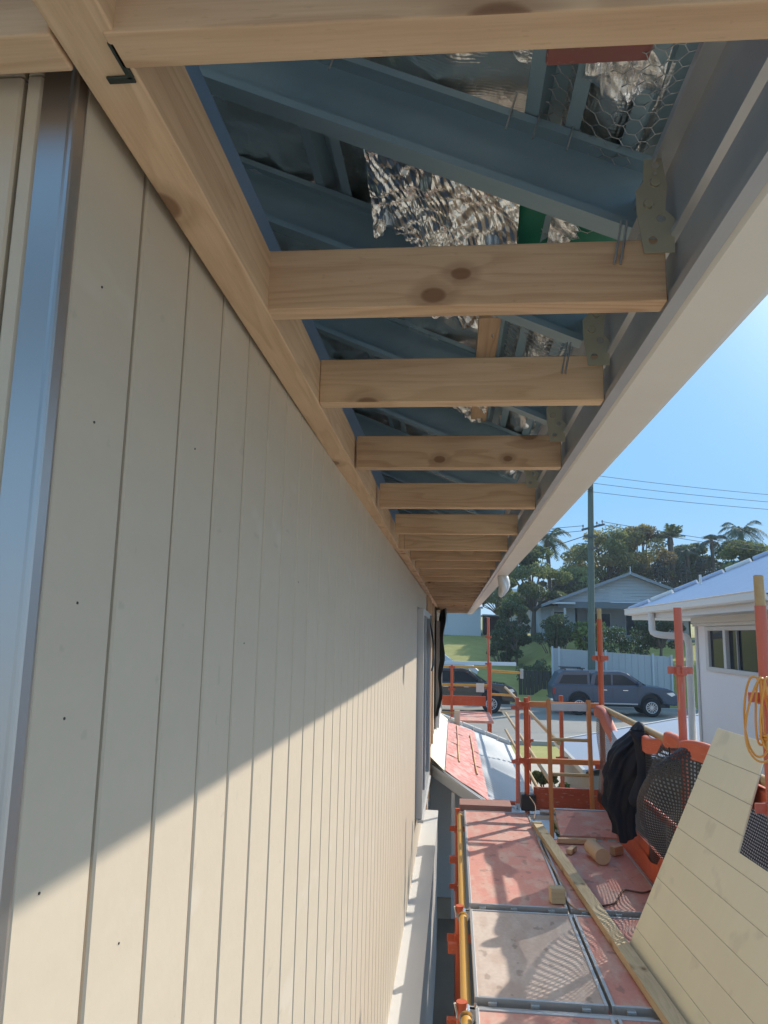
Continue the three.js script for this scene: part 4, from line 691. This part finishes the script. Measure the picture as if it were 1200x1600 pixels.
ute('pickup_truck', 'dark blue grey pickup with canopy parked before the pale fence', [6.98, RD + .005, -34.6], navy, { canopy: true, rack: [.55, 1.3], flare: std({ color: lin(.07, .075, .085), roughness: .5 }) });
{
  const u2 = ute('work_ute', 'black work ute with silver ladders on its rack behind distant scaffold', [.08, RD + .005, -34.2], phy({ color: lin(.015, .016, .02), roughness: .25, clearcoat: 1 }), { rack: [.3, 1.5, 2.9], rackM: ALUFRAME });
  const t = thing('roof_ladder', 'silver extension ladder tied flat on top of the black work ute', 'ladder', [.2, RD + 2.025, -34.2]);
  for (const z of [-.35, .0]) lpart(t, 'stile', rbox(-2.2, 2.6, 0, .15, z - .03, z + .03, .005), std({ color: lin(.72, .73, .74), metalness: .3, roughness: .45 }));
  for (let k = 0; k < 14; k++) lpart(t, 'rung', box(-2.1 + k * .32, -2.06 + k * .32, .025, .065, -.32, -.03), GALV);
}
{ // white wagon
  const t = thing('white_wagon', 'white wagon parked on the far side behind the black work ute', 'car', [-1.1, groundH(-1, -40.6) , -40.6]); const P = phy({ color: lin(.62, .65, .70), roughness: .3, clearcoat: 1 });
  lpart(t, 'body', extr([[-2.3, .35], [2.2, .35], [2.35, .7], [2.1, .92], [1.2, 1.0], [-2.25, 1.05], [-2.35, .6]], 1.6, { bevelEnabled: true, bevelSize: .05, bevelThickness: .06, bevelSegments: 2 }).translate(0, 0, -.8), P);
  lpart(t, 'cabin', extr([[-2.2, 1.02], [-2.05, 1.5], [-1.8, 1.62], [.2, 1.64], [.5, 1.56], [1.25, 1.02]], 1.4, { bevelEnabled: true, bevelSize: .04, bevelThickness: .05, bevelSegments: 2 }).translate(0, 0, -.7), P);
  for (const z of [-1, 1]) { for (const [a, b] of [[-1.95, -1.2], [-1.1, -.25], [-.15, .75]]) lpart(t, 'window', extr([[a, 1.1], [a + .04, 1.5], [Math.min(b, .38), 1.52], [b, 1.1]], .012).translate(0, 0, z * .758 - .006), GLASS); wheel(t, -1.5, z * .74, .33, z); wheel(t, 1.5, z * .74, .33, z); }
}
// ------------------------------------------------------------------ power pole and wires
{
  const t = thing('power_pole', 'tall weathered timber power pole behind the parked pickup', 'power pole', [6.66, RD, -37.2]); const x = 6.68, z = -37.2;
  const pm = std({ map: tex(64, 256, (u, v) => { const n = fbm(u * 14, v * 5, 981, 14, 5, 4); return mixc([.15, .185, .15], [.09, .115, .095], n); }), roughness: .9 });
  part(t, 'shaft', cyl([x - .06, RD - .3, z], [x + .16, 7.85, z], .19, .135, 14), pm);
  const dk = std({ color: lin(.10, .11, .105), roughness: .8 });
  const arm = (y, x0, x1, dz) => { const g = rbox(x0, x1, y - .05, y + .06, z + .14, z + .24, .006); return g; };
  part(t, 'crossarm', [cyl([x - .35, 5.25, z + .2], [x + .85, 5.62, z - .4], .06, .055, 8)], dk);
  part(t, 'crossarm', arm(4.93, x - .28, x + .38), dk); part(t, 'crossarm', arm(4.35, x - .05, x + .35), dk); part(t, 'crossarm', arm(7.35, x - .16, x + .22), dk);
  for (const [a, b, c] of [[x + .45, 5.5, z - .2], [x + .75, 5.6, z - .35], [x - .3, 5.28, z + .2], [x - .05, 7.4, z + .22], [x + .18, 7.45, z + .22], [x + .05, 7.95, z]]) part(t, 'insulator', [cyl([a, b, c], [a, b + .14, c], .02, .02, 6), cyl([a, b + .12, c], [a, b + .22, c], .05, .035, 8)], std({ color: lin(.28, .2, .16), roughness: .3 }));
  const wireM = std({ color: lin(.05, .055, .06), roughness: .6 });
  const wr = (p, q, sag, r, lab) => { const pts = []; for (let k = 0; k <= 10; k++) { const f = k / 10; pts.push([p[0] + (q[0] - p[0]) * f, p[1] + (q[1] - p[1]) * f - sag * 4 * f * (1 - f), p[2] + (q[2] - p[2]) * f]); } solo('overhead_wire', tube(pts, r, 30, 5), wireM, lab, 'wire', q, 'overhead wires'); };
  wr([x + .05, 8.1, z], [34, 6.9, -40], .5, .012, 'highest overhead wire running right from the pole top');
  wr([x + .18, 7.62, z + .2], [34, 6.3, -38.5], .5, .012, 'middle of the three high wires running right from the pole');
  wr([x - .05, 7.2, z + .2], [34, 5.85, -37.5], .5, .012, 'lowest of the three high wires running right from the pole');
  wr([x + .75, 5.75, z - .35], [34, 3.1, -40], .4, .014, 'upper low wire from the crossarm toward the palms');
  wr([x + .45, 5.62, z - .2], [34, 2.7, -40], .4, .014, 'lower low wire from the crossarm toward the palms');
  wr([x - .3, 5.45, z + .2], [-20, 5.2, -40], .5, .014, 'upper wire running left from the pole crossarm');
  wr([x - .3, 5.2, z + .2], [-20, 4.6, -40], .5, .014, 'lower wire running left from the pole crossarm');
  wr([x - .25, 4.93, z + .2], [-14, -.9, -44], .2, .02, 'service cable sloping down left from the pole');
  wr([x - .1, 4.4, z], [4.6, 1.9, -46], .1, .012, 'thin service cable from the pole to the gabled house');
}
// ------------------------------------------------------------------ fence, houses and sheds across the street
{
  const t = thing('pale_fence', 'pale grey metal panel fence behind the parked pickup', 'fence', [7.8, groundH(7.8, -38.6), -38.6]); const m = std({ color: lin(.47, .49, .50), roughness: .6, metalness: .2 });
  for (let k = 0; k < 19; k++) { const x = 4.95 + k * .31, y1 = -.60 - .052 * (x - 4.95); part(t, 'fence_panel', [box(x, x + .22, -3.4, y1, -38.62, -38.60), box(x + .22, x + .305, -3.4, y1, -38.60, -38.575)], m); }
  for (const x of [4.97, 5.3, 7.6, 9.9, 10.8]) part(t, 'fence_post', rbox(x - .045, x + .045, -3.4, -.50 - .052 * (x - 4.95), -38.57, -38.5, .006), std({ color: lin(.56, .58, .59), roughness: .5 }));
  const t2 = thing('timber_fence', 'dark low timber fence left of the pale fence', 'fence', [2.5, groundH(2.5, -38.8), -38.8]); const m2 = std({ color: lin(.06, .055, .045), roughness: .9 });
  for (let k = 0; k < 8; k++) part(t2, 'fence_board', rbox(3.3 + k * .2, 3.48 + k * .2, -3.4, -1.75, -38.82, -38.79, .004), m2);
}
{
  const H = thing('gabled_house', 'pale blue grey weatherboard house with wide front gable across the street', 'house', [10.5, groundH(10.5, -48), -48]);
  const wb = std({ color: lin(.43, .46, .49), roughness: .7 }), dark = std({ color: lin(.06, .065, .07), roughness: .8 }), roof = std({ color: lin(.10, .115, .14), roughness: .6, metalness: .2 }), trim = std({ color: lin(.60, .62, .64), roughness: .6 });
  const px = 10.57, py = 3.9, sl = .38, xl = 6.2, xr2 = 15.0, yg = 2.1, z = -46;
  for (let k = 0; k < 9; k++) { const y0 = yg + k * .19, y1 = y0 + .185, hw0 = (py - .12 - y0) / sl, hw1 = Math.max(.02, (py - .12 - y1) / sl); part(H, 'gable_board', slab([[px - hw0, y0, z + .03], [px + hw0, y0, z + .03], [px + hw1, y1, z], [px - hw1, y1, z]], [0, 0, -.04]), wb); }
  part(H, 'roof', [slab([[px, py, z + .45], [px - 5.3, py - 5.3 * sl, z + .45], [px - 5.3, py - 5.3 * sl, z - 9], [px, py, z - 9]], [0, -.10, 0]), slab([[px, py, z + .45], [px + 5.3, py - 5.3 * sl, z + .45], [px + 5.3, py - 5.3 * sl, z - 9], [px, py, z - 9]], [0, -.10, 0])], roof);
  part(H, 'barge_board', [slab([[px, py + .02, z + .46], [px - 5.3, py - 5.3 * sl + .02, z + .46], [px - 5.3, py - 5.3 * sl - .16, z + .46], [px, py - .16, z + .46]], [0, 0, .03]), slab([[px, py + .02, z + .46], [px + 5.3, py - 5.3 * sl + .02, z + .46], [px + 5.3, py - 5.3 * sl - .16, z + .46], [px, py - .16, z + .46]], [0, 0, .03])], std({ color: lin(.26, .29, .32), roughness: .6 }));
  part(H, 'finial', cyl([px, py - .1, z + .48], [px, py + .35, z + .48], .04, .02, 8), trim);
  part(H, 'porch_beam', box(6.3, 15, 1.72, 2.08, z + .02, z + .2), std({ color: lin(.16, .18, .20), roughness: .7 }));
  part(H, 'porch_gutter', rbox(5.9, 7.3, 1.93, 2.06, z + .3, z + .45, .02), trim);
  part(H, 'wall', [box(5.45, 7.6, -1, 1.85, z - 1.2, z - 1.0), box(7.6, 15, -1, 2.0, z - 3.2, z - 3.0), box(7.5, 7.6, -1, 2, z - 3, z - 1.0), box(5.45, 5.6, -1, 1.85, z - 8, z - 1.2), box(14.9, 15, -1, 2, z - 8, z - 3)], wb);
  part(H, 'wing_roof', slab([[4.9, 1.75, z - .5], [8.4, 2.35, z - .5], [8.4, 2.95, z - 6], [4.9, 2.3, z - 6]], [0, -.1, 0]), roof);
  for (const x of [6.7, 8.3, 12.2, 14.6]) part(H, 'porch_post', box(x - .06, x + .06, -1, 1.75, z + .05, z + .17), trim);
  for (const [a, b] of [[6.1, 6.9], [8.6, 10], [11, 12.8]]) { const zz = a < 7 ? z - .98 : z - 2.98; const w = part(H, 'window', [box(a - .06, b + .06, .1, .16, zz, zz + .04), box(a - .06, b + .06, 1.5, 1.56, zz, zz + .04), box(a - .06, a, .16, 1.5, zz, zz + .04), box(b, b + .06, .16, 1.5, zz, zz + .04)], trim); const g = box(a, b, .16, 1.5, zz + .005, zz + .015); const off = H.position; g.translate(-off.x, -off.y, -off.z); const me = new THREE.Mesh(g, GLASS); me.name = 'pane'; w.add(me); }
  part(H, 'porch_floor', box(6.2, 15, -1.2, -.05, z - 3, z + .2), std({ color: lin(.25, .25, .25), roughness: .9 }));
  part(H, 'downpipe', cyl([6.15, 1.7, z - .9], [6.15, -1, z - .9], .05, .05, 8), trim);
}
{
  const t = thing('white_shed', 'white ribbed shed at the top of the lawn', 'shed', [0, groundH(0, -52.5), -52.5]); const m = std({ color: lin(.60, .62, .66), roughness: .6 });
  for (let k = 0; k < 18; k++) part(t, 'wall_panel', box(-1.9 + k * .21, -1.9 + k * .21 + .195, -.6, 1.9, -52.0 - (k % 2) * .015, -52.1), m);
  part(t, 'shed_roof', slab([[-2.1, 1.92, -51.8], [2.0, 1.92, -51.8], [2.0, 2.4, -55], [-2.1, 2.4, -55]], [0, -.06, 0]), m); part(t, 'rear_wall', box(-1.9, 1.86, -.6, 1.9, -54.5, -52.12), m);
  const g = thing('brown_garage', 'dark brown open garage beside the white shed', 'garage', [2.9, groundH(2.9, -53), -53]); const d = std({ color: lin(.055, .04, .035), roughness: .8 });
  part(g, 'side_wall', box(2.12, 2.2, -.5, 1.3, -56, -52.3), d); part(g, 'side_wall', box(3.75, 3.83, -.5, 1.3, -56, -52.3), d); part(g, 'rear_wall', box(2.2, 3.75, -.5, 1.3, -56, -55.9), d); part(g, 'roof', slab([[2.0, 1.42, -52.1], [3.95, 1.36, -52.1], [3.95, 1.36, -56.2], [2.0, 1.42, -56.2]], [0, -.09, 0]), std({ color: lin(.35, .34, .33), roughness: .7 }));
  part(g, 'door', [0, 1, 2, 3].map(k => rbox(2.22, 3.73, -.2 + k * .36, .14 + k * .36, -53.1, -53.05, .01)), std({ color: lin(.10, .06, .045), roughness: .8 }));
}
// distant roofs between the trees
{
  const t = thing('distant_house', 'small pale roofed house between the trees left of the gabled house', 'house', [5.3, 0, -64]); const w = std({ color: lin(.5, .5, .5), roughness: .8 });
  part(t, 'wall', box(3.6, 7.4, 0, 3.0, -66, -64), w); part(t, 'roof', [slab([[3.2, 2.95, -63.5], [7.8, 2.95, -63.5], [7.2, 4.0, -65], [3.8, 4.0, -65]], [0, -.1, 0]), slab([[3.2, 2.95, -66.5], [7.8, 2.95, -66.5], [7.2, 4.0, -65], [3.8, 4.0, -65]], [0, -.1, 0])], std({ color: lin(.5, .5, .5), roughness: .6 }));
}
// ------------------------------------------------------------------ trees, palms, shrubs
const dkG = [.15, .175, .055], mdG = [.24, .25, .075], olv = [.40, .33, .10], gry = [.18, .20, .095];
tree('street_tree', 'dark drooping tree left of the power pole behind the gutter end', [4.9, groundH(4.9, -47), -47], 6.3, 2.2, 28, 300, .22, dkG, { trunk: .3, group: 'trees across the street' });
tree('garden_tree', 'low yellow green tree behind the brown garage', [3.4, groundH(3, -58), -58], 5.2, 2.4, 24, 260, .26, [.17, .19, .04], { trunk: .3, group: 'trees across the street' });
tree('garden_tree', 'yellowing small tree right behind the dark drooping tree', [7.3, groundH(7, -56), -56], 5.0, 1.5, 18, 260, .22, [.26, .22, .06], { trunk: .35, group: 'trees across the street' });
tree('garden_tree', 'dark shade tree beside the left wing of the gabled house', [3.6, groundH(3.6, -44.5), -44.5], 4.1, 1.4, 20, 300, .17, [.085, .12, .035], { trunk: .25, group: 'trees across the street' });
tree('spreading_tree', 'tall feathery tree just right of the power pole', [12.0, 1.3, -60], 7.6, 3.3, 46, 300, .24, mdG, { trunk: .4, col2: olv, group: 'trees across the street' });
tree('spreading_tree', 'rounded golden green tree above the gable peak', [15.0, 1.3, -61], 8.0, 2.6, 40, 300, .24, olv, { trunk: .4, col2: [.22, .17, .06], group: 'trees across the street' });
tree('dark_tree', 'dense dark tree behind the right slope of the gable', [19.8, 1.5, -64], 6.6, 2.6, 36, 320, .25, gry, { trunk: .3, group: 'trees across the street' });
tree('dark_tree', 'dense dark tree under the tall palm', [23.4, 1.5, -63], 7.0, 3.2, 44, 330, .25, [.10, .135, .055], { trunk: .25, group: 'trees across the street' });
tree('dark_tree', 'dense dark tree at the right frame edge', [27.6, 1.5, -64], 7.2, 3.0, 40, 320, .25, gry, { trunk: .25, group: 'trees across the street' });
tree('dark_tree', 'low bushy tree filling behind the gabled house roof', [9.6, 1.0, -58], 4.6, 2.4, 30, 260, .24, mdG, { trunk: .25, group: 'trees across the street' });
{ // bare twiggy tree
  const t = thing('bare_tree', 'leafless twiggy tree left of the power pole', 'tree', [8.9, 1, -57], 'trees across the street'); const g = []; const grow = (p, d, l, r, k) => { const q = p.clone().addScaledVector(d, l); g.push(limb(p.toArray(), q.toArray(), r, r * .65)); if (k) for (let i = 0; i < 3; i++) grow(q, d.clone().add(V(rr(-.8, .8), rr(-.1, .6), rr(-.8, .8))).normalize(), l * .72, r * .62, k - 1); };
  for (const dx of [-1.2, -.3, .6]) grow(V(8.9 + dx, 1, -57), V(rr(-.2, .2), 1, 0).normalize(), 1.2, .07, 4); part(t, 'branches', g, BARK);
}
palm('fan_palm', 'short thick palm with bright fan crown above the gable right slope', [17.2, 1.5, -60.5], 6.0, 22, 1.25, [.19, .22, .07], { droop: .35, r: .22 });
palm('feather_palm', 'tall feather palm rising above the dark trees', [22.9, 1.5, -61], 6.6, 15, 2.3, [.09, .12, .05], {});
palm('feather_palm', 'smaller feather palm left of the tallest one', [20.9, 1.5, -62], 5.9, 12, 1.7, [.08, .105, .05], {});
palm('feather_palm', 'slender palm with sparse crown beside the fan palm', [18.6, 1.5, -61], 4.9, 11, 1.5, [.08, .10, .045], {});
palm('feather_palm', 'drooping palm crown over the dark tree near the gutter end', [6.2, groundH(6, -50), -50], 5.9, 14, 2.0, [.12, .15, .06], {});
for (const [x, h, l] of [[16.2, 4.6, 'leftmost bare trunk seen between palms'], [17.9, 4.2, 'pale bare trunk right of the fan palm'], [19.3, 4.4, 'rightmost bare trunk seen between palms']]) { const t = thing('stringy_tree', 'thin stringy tree, ' + l, 'tree', [x, 1.4, -59], 'stringy trees'); const g = [], cl = []; for (let k = 0; k < 5; k++) { const a = rr(-.5, .5); g.push(limb([x + a * .3, 1.3, -59], [x + a, 1.4 + h * rr(.8, 1), -59 + rr(-.5, .5)], .07, .03)); cl.push([x + a, 1.4 + h * rr(.55, 1), -59, .4, .6, .4]); } part(t, 'trunk', g, BARK); part(t, 'crown', leaves(cl, 170, .22), leafMat([.09, .085, .045])); }
shrub('garden_palm', 'bright yellow green cane palm in front of the gabled house porch', [7.4, groundH(7.4, -42), -42], .75, .95, .5, 16, 90, .30, [.20, .26, .06], { group: 'garden plants behind the pale fence' });
shrub('flowering_hedge', 'white flowering hedge above the pale fence right of the pole', [8.9, groundH(9, -40), -40], 1.0, .95, .5, 22, 150, .13, [.085, .13, .035], { flowers: 12, group: 'garden plants behind the pale fence' });
tree('fence_tree', 'dark glossy tree overhanging the pale fence', [10.5, groundH(10.5, -39.5), -39.5], 3.3, 1.25, 30, 330, .13, [.085, .12, .035], { trunk: .35, col2: [.09, .12, .04], group: 'trees across the street' });
shrub('low_shrub', 'rounded pale green shrub left of the pale fence', [4.3, groundH(4.3, -40), -40], .75, .75, .6, 18, 190, .12, [.12, .145, .055], { group: 'garden plants behind the pale fence' });
shrub('dark_shrub', 'dark shrub in shade in front of the gabled house wing', [5.6, groundH(5.6, -42.5), -42.5], 1.0, 1.1, .7, 22, 190, .15, [.085, .12, .04], { group: 'garden plants behind the pale fence' });
shrub('dark_shrub', 'dark shrub mass between the lawn and the shade tree', [3.0, groundH(3, -45), -45], .8, .9, .8, 18, 190, .15, [.08, .115, .035], { group: 'garden plants behind the pale fence' });
shrub('dark_shrub', 'dark low shrub beside the brown garage', [3.9, groundH(4, -50), -50], .9, .8, .6, 16, 170, .16, [.09, .12, .04], { group: 'garden plants behind the pale fence' });
// a tree just outside the frame whose shade falls on the pickup and the kerb
tree('shade_tree', 'bushy tree just outside the right frame edge shading the parked pickup', [16.4, groundH(16.4, -43), -43], 6.5, 2.6, 30, 240, .25, dkG, { trunk: .35, group: 'trees across the street' });

scene.traverse(o => { if (o.isMesh) { o.castShadow = true; o.receiveShadow = true; } });
renderer.render(scene, camera);
